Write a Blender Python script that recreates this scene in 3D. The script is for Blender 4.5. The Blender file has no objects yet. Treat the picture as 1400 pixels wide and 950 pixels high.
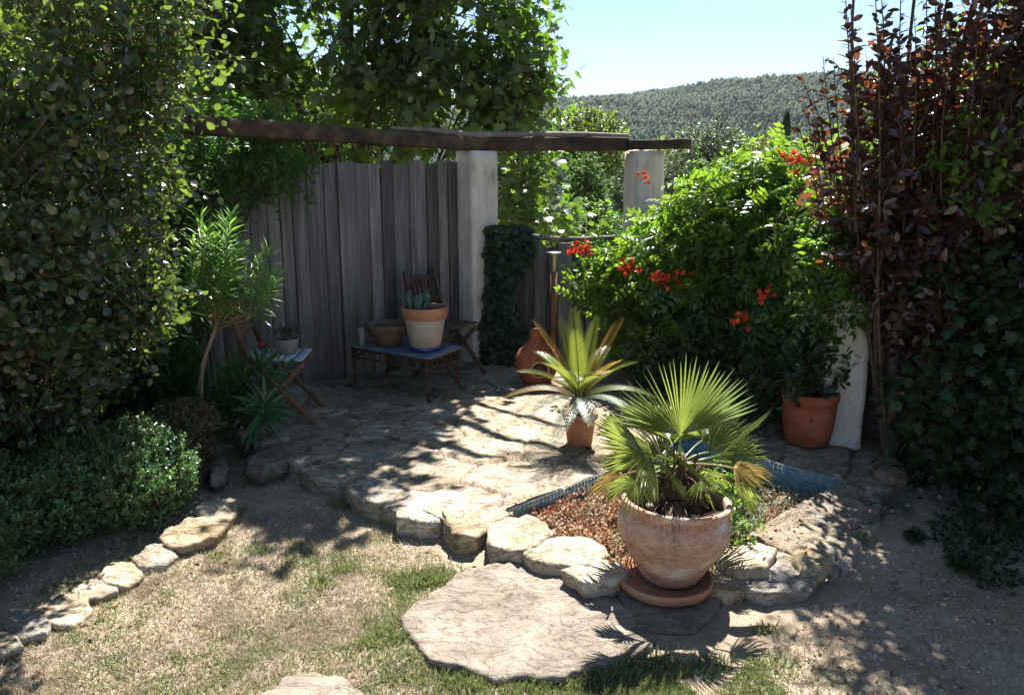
import bpy, math, random
import numpy as np
from mathutils import Vector, Matrix, noise
from math import radians as R, sin, cos, pi

SC = bpy.context.scene
C = SC.collection
RNG = np.random.default_rng(7)
random.seed(7)

# ------------------------------------------------------------------ camera, sky, sun
CAMZ, PITCH, F = 1.7, R(12), 1068.0
cam = bpy.data.cameras.new('camera'); camo = bpy.data.objects.new('camera', cam); C.objects.link(camo)
cam.lens = 36*F/1400; cam.sensor_width = 36; cam.clip_start = .05; cam.clip_end = 6000
camo.location = (0, 0, CAMZ); camo.rotation_euler = (pi/2-PITCH, 0, 0)
SC.camera = camo
SUN_EL, SUN_AZ = R(57), R(13)
w = bpy.data.worlds.new('World'); SC.world = w; w.use_nodes = True
nt = w.node_tree; bg = nt.nodes['Background']
sky = nt.nodes.new('ShaderNodeTexSky'); sky.sky_type = 'NISHITA'; sky.sun_disc = False
sky.sun_elevation = SUN_EL; sky.sun_rotation = SUN_AZ; sky.altitude = 300; sky.air_density = 1.0; sky.dust_density = 0; sky.ozone_density = 2.5
nt.links.new(sky.outputs[0], bg.inputs[0]); bg.inputs[1].default_value = .052
sl = bpy.data.lights.new('sun', 'SUN'); sl.energy = 5.0; sl.angle = R(.53); sl.color = (1, .97, .92)
so = bpy.data.objects.new('sun', sl); C.objects.link(so)
S = Vector((sin(SUN_AZ)*cos(SUN_EL), cos(SUN_AZ)*cos(SUN_EL), sin(SUN_EL)))
so.rotation_euler = S.to_track_quat('Z', 'Y').to_euler(); so.location = S*30
vs = SC.view_settings; vs.view_transform = 'Standard'; vs.look = 'None'; vs.exposure = 1.75; vs.gamma = 1; vs.use_curve_mapping = False
SC.cycles.max_bounces = 6; SC.cycles.diffuse_bounces = 3; SC.cycles.transmission_bounces = 4; SC.cycles.transparent_max_bounces = 4
SC.cycles.caustics_reflective = False; SC.cycles.caustics_refractive = False

# ------------------------------------------------------------------ helpers
def at(px, py, z=None, y=None):
    """where the photograph's pixel lies on a level z or at a depth y"""
    dx = (px-700)/F; dy = -(py-475)/F
    d = Vector((dx, cos(PITCH)+dy*sin(PITCH), -sin(PITCH)+dy*cos(PITCH)))
    t = (z-CAMZ)/d.z if z is not None else y/d.y
    return Vector((d.x*t, d.y*t, CAMZ+d.z*t))

class Geo:
    def __init__(s): s.v = []; s.f = []; s.n = 0
    def add(s, v, f):
        v = np.asarray(v, dtype=np.float32).reshape(-1, 3)
        fs = {}
        for q in f: fs.setdefault(len(q), []).append(q)
        for k, a in fs.items(): s.f.append(np.asarray(a, dtype=np.int32)+s.n)
        s.v.append(v); s.n += len(v)
    def addn(s, v, farrs):
        s.v.append(np.asarray(v, dtype=np.float32).reshape(-1, 3))
        for a in farrs: s.f.append(np.asarray(a, dtype=np.int32)+s.n)
        s.n += len(s.v[-1])
    def build(s, name, m, parent=None, smooth=True, loc=None):
        me = bpy.data.meshes.new(name)
        v = np.concatenate(s.v); 
        if loc is not None: v = v-np.asarray(loc, dtype=np.float32)
        me.vertices.add(len(v)); me.vertices.foreach_set('co', v.ravel())
        lt = np.concatenate([np.full(len(a), a.shape[1], dtype=np.int32) for a in s.f])
        li = np.concatenate([a.ravel() for a in s.f])
        me.loops.add(len(li)); me.loops.foreach_set('vertex_index', li)
        me.polygons.add(len(lt))
        st = np.zeros(len(lt), dtype=np.int32); st[1:] = np.cumsum(lt)[:-1]
        me.polygons.foreach_set('loop_start', st)
        if smooth: me.polygons.foreach_set('use_smooth', np.ones(len(lt), dtype=bool))
        me.update(calc_edges=True); me.validate()
        me.materials.append(m)
        o = bpy.data.objects.new(name, me); C.objects.link(o)
        if parent is not None: o.parent = parent
        elif loc is not None: o.location = loc
        return o

def tag(o, label=None, cat=None, group=None, kind=None):
    if label: o['label'] = label
    if cat: o['category'] = cat
    if group: o['group'] = group
    if kind: o['kind'] = kind
    return o
def empty(name, loc, label, cat, group=None, rz=0):
    o = bpy.data.objects.new(name, None); C.objects.link(o); o.location = loc; o.rotation_euler = (0, 0, rz)
    o.empty_display_size = .1
    return tag(o, label, cat, group)

def nrm(a): return a/np.maximum(np.linalg.norm(a, axis=-1, keepdims=True), 1e-9)
def tmpl(verts, faces):
    fs = {}
    for q in faces: fs.setdefault(len(q), []).append(q)
    return np.array(verts, dtype=np.float32), [np.array(a, dtype=np.int32) for a in fs.values()]
def instance(g, T, pos, X, Zup, scale):
    """put template T (x = length, z = normal) at every pos"""
    V, FA = T; N = len(pos)
    if N == 0: return
    X = nrm(X); Y = nrm(np.cross(Zup, X)); Z = np.cross(X, Y)
    sc = np.asarray(scale, dtype=np.float32)
    if sc.ndim == 1: sc = np.repeat(sc[:, None], 3, 1)
    P = V[None]*sc[:, None, :]
    W = pos[:, None, :]+P[..., :1]*X[:, None, :]+P[..., 1:2]*Y[:, None, :]+P[..., 2:3]*Z[:, None, :]
    off = (np.arange(N)*len(V))[:, None, None]
    g.addn(W.reshape(-1, 3), [(a[None]+off).reshape(-1, a.shape[1]) for a in FA])

def leaf_t(w=.5, stations=((0, 0), (.25, .8), (.6, 1), (.85, .55), (1, 0)), fold=.12, curl=-.12):
    v = []; f = []; prev = None
    for t, k in stations:
        z = curl*t*t; h = w*.5*k
        if k == 0: idx = [len(v)]*3; v.append((t, 0, z))
        else:
            i = len(v); idx = [i, i+1, i+2]; v += [(t, -h, z+h*fold*2), (t, 0, z), (t, h, z+h*fold*2)]
        if prev:
            for a in (0, 1):
                q = [prev[a], idx[a], idx[a+1], prev[a+1]]; u = []
                for e in q:
                    if e not in u: u.append(e)
                f.append(u)
        prev = idx
    return tmpl(v, f)
LEAF = leaf_t(.5)
ROUND = leaf_t(.78, ((0, 0), (.14, .1), (.3, .75), (.58, 1), (.85, .75), (1, 0)), .1, -.15)
OVAL = leaf_t(.6, ((0, 0), (.2, .45), (.5, 1), (.8, .7), (1, 0)), .16, -.22)
NARROW = leaf_t(.13, ((0, 0), (.3, .9), (.65, 1), (1, 0)), .2, -.18)
TINY = tmpl([(0, 0, 0), (.5, -.32, .06), (1, 0, 0), (.5, .32, .06)], [(0, 1, 2, 3)])
BLADE = tmpl([(0, -.06, 0), (0, .06, 0), (.5, .05, .06), (.5, -.05, .06), (1, 0, .25)], [(0, 1, 2, 3), (3, 2, 4)])
def fig_leaf():
    a = [(-.02, 0)]; 
    for ang, r in ((150, .3), (118, .62), (95, .42), (72, .85), (48, .45), (22, .9), (0, 1.0), (-22, .9), (-48, .45), (-72, .85), (-95, .42), (-118, .62), (-150, .3)):
        a.append((.42+r*.58*cos(R(ang)), r*.58*sin(R(ang))))
    v = [(.42, 0, 0)]+[(x, y, -.35*((x-.42)**2+y*y)+.02*random.uniform(-1, 1)) for x, y in a]
    n = len(a)
    return tmpl(v, [(0, 1+i, 1+(i+1) % n) for i in range(n)])
FIG = fig_leaf()
def ivy_leaf():
    a = [(0, 0), (.12, -.42), (.45, -.32), (.62, -.5), (.7, -.22), (1, 0), (.7, .22), (.62, .5), (.45, .32), (.12, .42)]
    v = [(.35, 0, .04)]+[(x, y, -.05) for x, y in a]
    return tmpl(v, [(0, 1+i, 1+(i+1) % 10) for i in range(10)])
IVY = ivy_leaf()
def pinnate(pairs=4, lw=.16, ll=.3, droop=.35):
    vs_, fs_ = [], []
    def put(o, d, L):
        d = Vector(d).normalized(); s = Vector((-d.y, d.x, 0)).normalized(); i = len(vs_)
        for t, k in ((0, 0), (.4, 1), (.4, -1), (1, 0)):
            p = Vector(o)+d*L*t+s*lw*.5*k; vs_.append((p.x, p.y, p.z-.1*t*t))
        j = len(vs_); p = Vector(o)+d*L*.5; vs_.append((p.x, p.y, p.z-.05))
        fs_.extend([(i, i+2, j), (i, j, i+1), (i+2, i+3, j), (j, i+3, i+1)])
    for k in range(pairs):
        t = .18+.68*k/(pairs-1); z = -droop*t*t
        for s in (-1, 1): put((t, 0, z), (.55, s, -.25), ll*(1-.15*abs(t-.5)))
    put((.88, 0, -droop*.8), (1, 0, -.5), ll)
    i = len(vs_); vs_.extend([(0, -.008, 0), (0, .008, 0), (.5, .008, -droop*.25), (.5, -.008, -droop*.25), (.9, 0, -droop*.81)])
    fs_.extend([(i, i+1, i+2, i+3), (i+3, i+2, i+4)])
    return tmpl(vs_, fs_)
PINN = pinnate()
JASM = pinnate(3, .13, .26, .2)

def rand_dirs(n, rng=RNG): return nrm(rng.normal(size=(n, 3)))
def tubes(g, P0, P1, r0, r1, sides=3):
    N = len(P0)
    if N == 0: return
    D = nrm(P1-P0); A = nrm(np.cross(D, np.array([.3, .2, .93]))); B = np.cross(D, A)
    an = np.arange(sides)*2*pi/sides
    ring = np.cos(an)[None, :, None]*A[:, None]+np.sin(an)[None, :, None]*B[:, None]
    r0 = np.broadcast_to(np.asarray(r0, dtype=float), (N,)); r1 = np.broadcast_to(np.asarray(r1, dtype=float), (N,))
    V = np.concatenate([P0[:, None]+ring*r0[:, None, None], P1[:, None]+ring*r1[:, None, None]], 1)
    q = np.array([(i, (i+1) % sides, sides+(i+1) % sides, sides+i) for i in range(sides)])
    off = (np.arange(N)*2*sides)[:, None, None]
    g.addn(V.reshape(-1, 3), [(q[None]+off).reshape(-1, 4)])
def tube(g, pts, rad, sides=8, cap=True):
    pts = [Vector(p) for p in pts]; n = len(pts)
    if not hasattr(rad, '__len__'): rad = [rad]*n
    v = []; f = []; ref = Vector((.31, .17, .93))
    d0 = (pts[1]-pts[0]).normalized()
    if abs(d0.dot(ref)) > .9: ref = Vector((.9, .1, .1))
    A = d0.cross(ref).normalized()
    for i, p in enumerate(pts):
        d = (pts[min(i+1, n-1)]-pts[max(i-1, 0)]).normalized()
        A = (A-d*A.dot(d)).normalized(); B = d.cross(A)
        for k in range(sides):
            a = 2*pi*k/sides; v.append(p+(A*cos(a)+B*sin(a))*rad[i])
    for i in range(n-1):
        for k in range(sides): f.append((i*sides+k, i*sides+(k+1) % sides, (i+1)*sides+(k+1) % sides, (i+1)*sides+k))
    if cap: f.append(tuple(range(sides))[::-1]); f.append(tuple((n-1)*sides+k for k in range(sides)))
    g.add([tuple(x) for x in v], f)
def bezier(a, b, c, n=8):
    a, b, c = Vector(a), Vector(b), Vector(c)
    return [a*(1-t)**2+b*2*t*(1-t)+c*t*t for t in [i/(n-1) for i in range(n)]]
def box(g, c, s, rot=None, bev=.0):
    """box with chamfered long edges; c centre, s size, rot a Matrix"""
    hx, hy, hz = s[0]/2, s[1]/2, s[2]/2; b = min(bev, hx*.9, hy*.9, hz*.9)
    vs_, fs_ = [], []
    if b <= 0:
        vs_ = [(x, y, z) for z in (-hz, hz) for x, y in ((-hx, -hy), (hx, -hy), (hx, hy), (-hx, hy))]
        fs_ = [(3, 2, 1, 0), (4, 5, 6, 7), (0, 1, 5, 4), (1, 2, 6, 5), (2, 3, 7, 6), (3, 0, 4, 7)]
    else:
        def ring(x, y, z): return [(-x+b, -y, z), (x-b, -y, z), (x, -y+b, z), (x, y-b, z), (x-b, y, z), (-x+b, y, z), (-x, y-b, z), (-x, -y+b, z)]
        vs_ = ring(hx-b, hy-b, -hz)+ring(hx, hy, -hz+b)+ring(hx, hy, hz-b)+ring(hx-b, hy-b, hz)
        fs_ = [tuple(range(8))[::-1], tuple(range(24, 32))]
        for r in range(3):
            for k in range(8): fs_.append((r*8+k, r*8+(k+1) % 8, (r+1)*8+(k+1) % 8, (r+1)*8+k))
    c = Vector(c); out = []
    for p in vs_:
        p = Vector(p)
        if rot is not None: p = rot @ p
        out.append(tuple(p+c))
    g.add(out, fs_)
def beam(g, a, b, w_, h_, bev=.004, up=(0, 0, 1)):
    a, b = Vector(a), Vector(b); d = b-a; X = d.normalized(); Y = Vector(up).cross(X).normalized(); Z = X.cross(Y)
    M = Matrix((X, Y, Z)).transposed()
    box(g, (a+b)/2, (d.length, w_, h_), M, bev)
def lathe(g, prof, c, n=48, wob=0, seed=0):
    v = []; f = []; c = Vector(c)
    for i, (r, z) in enumerate(prof):
        for k in range(n):
            a = 2*pi*k/n; rr = r*(1+wob*noise.noise(Vector((cos(a)*1.5+seed, sin(a)*1.5, z*6))))
            v.append((c.x+rr*cos(a), c.y+rr*sin(a), c.z+z))
    m = len(prof)
    for i in range(m-1):
        for k in range(n): f.append((i*n+k, i*n+(k+1) % n, (i+1)*n+(k+1) % n, (i+1)*n+k))
    if prof[0][0] > 1e-4: f.append(tuple(range(n))[::-1])
    if prof[-1][0] > 1e-4: f.append(tuple((m-1)*n+k for k in range(n)))
    g.add(v, f)

# ------------------------------------------------------------------ materials
def mat(name):
    m = bpy.data.materials.new(name); m.use_nodes = True
    return m, m.node_tree, m.node_tree.nodes['Principled BSDF']
def N_(nt, t, **k):
    n = nt.nodes.new(t)
    for a, b in k.items():
        if a.startswith('i_'): n.inputs[a[2:]].default_value = b
        else: setattr(n, a, b)
    return n
def ramp(nt, stops):
    r = nt.nodes.new('ShaderNodeValToRGB'); e = r.color_ramp.elements
    while len(e) < len(stops): e.new(.5)
    for x, (p, c) in zip(e, stops): x.position = p; x.color = (*c, 1)
    return r
def leafmat(name, cols, trans, tfac=.4, rough=.45, spec=.5, back=None):
    m, nt, b = mat(name); L = nt.links
    geo = N_(nt, 'ShaderNodeNewGeometry')
    r = ramp(nt, [(i/(max(1, len(cols)-1)), c) for i, c in enumerate(cols)])
    L.new(geo.outputs['Random Per Island'], r.inputs[0])
    src = r.outputs[0]
    if back:
        mx = N_(nt, 'ShaderNodeMix', data_type='RGBA'); L.new(geo.outputs['Backfacing'], mx.inputs[0]); L.new(src, mx.inputs[6]); mx.inputs[7].default_value = (*back, 1)
        src = mx.outputs[2]
    L.new(src, b.inputs['Base Color']); b.inputs['Roughness'].default_value = rough; b.inputs['Specular IOR Level'].default_value = spec
    t = N_(nt, 'ShaderNodeBsdfTranslucent')
    hs = N_(nt, 'ShaderNodeMix', data_type='RGBA', blend_type='MIX'); hs.inputs[0].default_value = .75
    L.new(r.outputs[0], hs.inputs[6]); hs.inputs[7].default_value = (*trans, 1); L.new(hs.outputs[2], t.inputs[0])
    mixs = N_(nt, 'ShaderNodeMixShader'); mixs.inputs[0].default_value = tfac
    L.new(b.outputs[0], mixs.inputs[1]); L.new(t.outputs[0], mixs.inputs[2])
    L.new(mixs.outputs[0], nt.nodes['Material Output'].inputs[0])
    return m
def noisemat(name, stops, scale=8, detail=8, rough=.85, bump=.3, bscale=40, spec=.3, dist=.02, stretch=None, island=0, scale2=None, stops2=None, obj=False):
    m, nt, b = mat(name); L = nt.links
    tc = N_(nt, 'ShaderNodeNewGeometry') if not obj else N_(nt, 'ShaderNodeTexCoord')
    vec = tc.outputs['Position'] if not obj else tc.outputs['Object']
    if stretch:
        mp = N_(nt, 'ShaderNodeMapping'); mp.inputs['Scale'].default_value = stretch; L.new(vec, mp.inputs[0]); vec = mp.outputs[0]
        if island:
            g2 = N_(nt, 'ShaderNodeNewGeometry'); ad = N_(nt, 'ShaderNodeVectorMath', operation='ADD'); mu = N_(nt, 'ShaderNodeMath', operation='MULTIPLY'); mu.inputs[1].default_value = 37
            L.new(g2.outputs['Random Per Island'], mu.inputs[0]); L.new(vec, ad.inputs[0]); L.new(mu.outputs[0], ad.inputs[1]); vec = ad.outputs[0]
    n = N_(nt, 'ShaderNodeTexNoise', i_Scale=scale, i_Detail=detail, i_Roughness=.62); L.new(vec, n.inputs[0])
    r = ramp(nt, stops); L.new(n.outputs[0], r.inputs[0]); col = r.outputs[0]
    if scale2:
        n3 = N_(nt, 'ShaderNodeTexNoise', i_Scale=scale2, i_Detail=6, i_Roughness=.7); L.new(vec, n3.inputs[0])
        r3 = ramp(nt, stops2); L.new(n3.outputs[0], r3.inputs[0])
        mx = N_(nt, 'ShaderNodeMix', data_type='RGBA', blend_type='MULTIPLY'); mx.inputs[0].default_value = 1
        L.new(col, mx.inputs[6]); L.new(r3.outputs[0], mx.inputs[7]); col = mx.outputs[2]
    if island:
        g2 = N_(nt, 'ShaderNodeNewGeometry'); mr = N_(nt, 'ShaderNodeMapRange'); mr.inputs[3].default_value = 1-island; mr.inputs[4].default_value = 1+island
        L.new(g2.outputs['Random Per Island'], mr.inputs[0])
        vm = N_(nt, 'ShaderNodeVectorMath', operation='SCALE'); L.new(col, vm.inputs[0]); L.new(mr.outputs[0], vm.inputs['Scale']); col = vm.outputs[0]
    L.new(col, b.inputs['Base Color']); b.inputs['Roughness'].default_value = rough; b.inputs['Specular IOR Level'].default_value = spec
    n2 = N_(nt, 'ShaderNodeTexNoise', i_Scale=bscale, i_Detail=8, i_Roughness=.65); L.new(vec, n2.inputs[0])
    bp = N_(nt, 'ShaderNodeBump', i_Strength=bump, i_Distance=dist); L.new(n2.outputs[0], bp.inputs['Height']); L.new(bp.outputs[0], b.inputs['Normal'])
    return m

M = {}
M['fig'] = leafmat('fig_leaf', [(.02, .05, .012), (.035, .08, .02), (.05, .11, .025)], (.24, .44, .03), .38, .36, .6, back=(.05, .085, .045))
M['cotinus'] = leafmat('smoke_bush_leaf', [(.015, .045, .018), (.022, .06, .022), (.018, .048, .028), (.04, .07, .022), (.015, .04, .018), (.06, .045, .02)], (.26, .4, .04), .38, .28, .9, back=(.03, .07, .035))
M['vine'] = leafmat('trumpet_vine_leaf', [(.024, .07, .012), (.038, .1, .016), (.055, .13, .02)], (.36, .6, .035), .44, .35, .6)
M['plum'] = leafmat('purple_leaf', [(.02, .01, .014), (.035, .014, .014), (.018, .012, .018), (.06, .026, .012)], (.4, .12, .035), .32, .27, .9, back=(.025, .016, .022))
M['green'] = leafmat('shrub_leaf', [(.04, .1, .015), (.06, .14, .02), (.08, .17, .03)], (.3, .55, .04), .42, .4, .4)
M['dark'] = leafmat('dark_leaf', [(.012, .035, .012), (.02, .05, .018), (.03, .07, .02)], (.08, .2, .03), .28, .45, .35)
M['ivy'] = leafmat('ivy_leaf', [(.01, .03, .01), (.02, .045, .015)], (.05, .14, .02), .2, .4, .4)
M['box'] = leafmat('box_leaf', [(.03, .08, .025), (.055, .13, .04), (.1, .2, .06)], (.28, .52, .1), .36, .33, .65)
M['boxbrown'] = leafmat('sparse_box_leaf', [(.05, .06, .02), (.09, .08, .03), (.12, .09, .04), (.06, .09, .03)], (.3, .32, .06), .35, .4, .5)
M['oleander'] = leafmat('oleander_leaf', [(.05, .14, .03), (.08, .18, .04), (.11, .23, .05)], (.38, .65, .08), .4, .35, .55, back=(.1, .17, .07))
M['conifer'] = leafmat('conifer_leaf', [(.03, .1, .012), (.05, .15, .02)], (.1, .4, .03), .35, .6, .3)
M['jasmine'] = leafmat('creeper_leaf', [(.03, .09, .015), (.05, .13, .02)], (.2, .48, .03), .4, .45, .4)
M['fan'] = leafmat('fan_palm_leaf', [(.1, .15, .04), (.14, .2, .055), (.19, .24, .07)], (.5, .6, .1), .36, .34, .65)
M['fanold'] = leafmat('dried_fan_leaf', [(.3, .2, .06), (.35, .26, .1), (.2, .2, .06)], (.5, .35, .1), .3, .6, .3)
M['cycad'] = leafmat('cycad_leaf', [(.06, .11, .02), (.1, .15, .03), (.17, .16, .035)], (.4, .46, .05), .35, .3, .6)
M['cycadold'] = leafmat('cycad_yellow_leaf', [(.16, .14, .03), (.28, .15, .03), (.12, .14, .03)], (.55, .38, .05), .35, .4, .5)
M['cycadglint'] = leafmat('cycad_glint_leaf', [(.3, .38, .25), (.4, .46, .34)], (.2, .35, .2), .05, .28, 1.0)  # pale leaf colour paints the sun's glint on the drooping fronds
M['succ'] = leafmat('succulent_leaf', [(.08, .15, .12), (.12, .2, .16)], (.1, .2, .15), .1, .4, .4)
M['grey'] = leafmat('grey_herb_leaf', [(.07, .1, .08), (.12, .15, .12)], (.15, .2, .12), .25, .6, .2)
M['flower'] = leafmat('red_flower', [(.6, .03, .015), (.65, .07, .02), (.45, .015, .02), (.7, .18, .04)], (.85, .08, .03), .35, .5, .3)
M['sedum'] = leafmat('sedum_leaf', [(.3, .15, .08), (.42, .26, .15), (.5, .32, .22), (.26, .26, .14), (.4, .2, .13), (.55, .4, .28)], (.4, .2, .1), .15, .7, .2)
M['sedumred'] = leafmat('rust_sedum', [(.26, .09, .05), (.36, .17, .09), (.24, .13, .07), (.38, .25, .15)], (.45, .2, .1), .15, .6, .2)
M['sedumgreen'] = leafmat('grey_sedum', [(.2, .22, .14), (.3, .32, .22), (.36, .3, .22)], (.3, .35, .15), .15, .6, .2)
M['redplant'] = leafmat('red_sempervivum', [(.25, .02, .03), (.3, .05, .04)], (.5, .05, .05), .2, .5, .4)
M['litter'] = leafmat('fallen_leaf', [(.18, .09, .05), (.28, .18, .1), (.36, .27, .18), (.12, .08, .05), (.2, .08, .05), (.3, .22, .15)], (.3, .15, .06), .15, .7, .2)
M['straw'] = leafmat('dry_grass', [(.4, .33, .235), (.52, .44, .33), (.36, .29, .2), (.27, .25, .15), (.48, .4, .3), (.42, .33, .25)], (.5, .42, .28), .3, .7, .2)
M['grass'] = leafmat('green_grass', [(.07, .12, .03), (.1, .15, .045), (.16, .19, .07), (.27, .25, .11), (.38, .32, .17)], (.26, .34, .1), .3, .6, .25)
M['bark'] = noisemat('bark', [(.3, (.05, .035, .025)), (.7, (.13, .1, .075))], 14, rough=.9, bump=.6, bscale=60)
M['twig'] = noisemat('twig', [(.3, (.05, .03, .02)), (.7, (.12, .075, .045))], 30, rough=.85)
M['palebark'] = noisemat('pale_bark', [(.3, (.16, .12, .08)), (.7, (.28, .22, .15))], 30, rough=.85)
M['oldwood'] = noisemat('weathered_plank', [(.2, (.08, .072, .072)), (.48, (.19, .175, .17)), (.8, (.33, .305, .3))], 3, 10, .9, .5, 10,   .15, .006, stretch=(11, 11, .7), island=.5, scale2=1.2, stops2=[(.3, (.6, .6, .6)), (.6, (1, 1, 1))])
M['beam'] = noisemat('lichened_beam', [(.3, (.025, .02, .016)), (.5, (.055, .042, .03)), (.62, (.1, .08, .04)), (.8, (.045, .038, .03))], 6, 8, .9, .7, 30, .2, .01)
M['log'] = noisemat('silvered_log', [(.3, (.1, .085, .065)), (.7, (.27, .24, .2))], 8, 8, .9, .6, 40)
M['chairwood'] = noisemat('chair_wood', [(.3, (.09, .045, .025)), (.7, (.2, .11, .06))], 12, 8, .6, .2, 50, .4, island=.2)
M['darkwood'] = noisemat('dark_chair_wood', [(.3, (.05, .03, .02)), (.7, (.12, .08, .055))], 12, 8, .6, .2, 50, .4, island=.2)
M['slat'] = noisemat('pale_blue_slat', [(.3, (.3, .36, .4)), (.7, (.5, .55, .6))], 12, 8, .7, .2, 50, .3)  # slats paler and bluer than the chair frame
M['plaster'] = noisemat('lime_plaster', [(.28, (.34, .29, .23)), (.42, (.55, .51, .45)), (.6, (.66, .63, .58))], 4, 11, .92, .5, 30, .15, .01, stretch=(1.5, 1.5, .6), scale2=26, stops2=[(.32, (.75, .72, .68)), (.45, (1, 1, 1))])
M['terracotta'] = noisemat('terracotta', [(.25, (.26, .11, .06)), (.5, (.4, .19, .11)), (.75, (.48, .28, .18))], 5, 8, .85, .15, 50, .25, .005)
M['oldpot'] = noisemat('weathered_terracotta', [(.3, (.26, .14, .09)), (.44, (.42, .25, .17)), (.55, (.47, .32, .24)), (.66, (.6, .51, .44))], 5, 11, .9, .35, 60, .2, .006, stretch=(1, 1, 2.2), scale2=38, stops2=[(.35, (.7, .66, .62)), (.5, (1, 1, 1)), (.7, (1.15, 1.15, 1.15))])
M['limepot'] = noisemat('lime_bloomed_clay', [(.3, (.3, .2, .11)), (.47, (.38, .34, .29)), (.75, (.47, .45, .42))], 6, 8, .9, .15, 45, .2, .004)
M['brownpot'] = noisemat('brown_clay', [(.3, (.1, .06, .04)), (.7, (.2, .12, .08))], 8, 8, .8, .2, 50)
M['blueglaze'] = noisemat('blue_glaze', [(.3, (.02, .04, .16)), (.7, (.03, .07, .24))], 8, rough=.2, bump=.05, spec=.6)
M['bluetop'] = noisemat('blue_table_paint', [(.3, (.06, .1, .14)), (.55, (.1, .15, .2)), (.8, (.24, .3, .34))], 9, 8, .35, .1, 60, .5, .003)
M['iron'] = noisemat('rusty_iron', [(.3, (.03, .018, .014)), (.7, (.1, .04, .025))], 25, 6, .7, .3, 90, .4)
M['steel'] = noisemat('brushed_steel', [(.3, (.45, .45, .45)), (.7, (.6, .6, .58))], 20, 4, .35, .05, 60, .5)
M['steel'].node_tree.nodes['Principled BSDF'].inputs['Metallic'].default_value = .9
M['fibre'] = noisemat('dry_fibre', [(.3, (.16, .1, .06)), (.7, (.34, .24, .15))], 20)
M['pebble'] = noisemat('pebble', [(.3, (.18, .16, .14)), (.7, (.4, .36, .32))], 20, obj=True)
M['redclay'] = noisemat('red_clay', [(.3, (.22, .06, .03)), (.7, (.38, .12, .06))], 6, 6, .75, .15, 50)
M['greyclay'] = noisemat('grey_clay', [(.3, (.16, .16, .16)), (.7, (.3, .3, .3))], 6)
M['soil'] = noisemat('potting_soil', [(.3, (.03, .02, .015)), (.7, (.1, .07, .05))], 40, 8, .95, .9, 60, .1)
M['tile'] = leafmat('mosaic_tile', [(.1, .24, .33), (.15, .31, .4), (.24, .4, .47), (.08, .18, .27)], (.1, .3, .4), 0, .2, .6)
M['tileback'] = M['grout'] = noisemat('grout', [(.3, (.3, .32, .32)), (.7, (.45, .46, .45))], 30)
M['rooftile'] = noisemat('roof_tile', [(.3, (.3, .16, .1)), (.7, (.45, .28, .2))], 2, stretch=(3, 3, 1))
M['farwall'] = noisemat('far_render', [(.3, (.3, .25, .2)), (.7, (.42, .37, .32))], 1)
M['farleaf'] = leafmat('distant_tree_leaf', [(.025, .06, .015), (.04, .085, .02), (.06, .11, .03)], (.15, .3, .05), .35, .6, .2)
M['olive'] = leafmat('olive_tree_leaf', [(.07, .1, .06), (.11, .14, .09)], (.2, .3, .1), .3, .5, .4)
M['lime'] = leafmat('yellow_green_leaf', [(.07, .12, .02), (.11, .17, .03)], (.35, .5, .05), .4, .5, .3)
M['pine'] = leafmat('pine_needles', [(.008, .025, .014), (.016, .04, .02), (.028, .055, .022), (.045, .075, .026)], (.05, .1, .04), .1, .8, .1)
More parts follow.
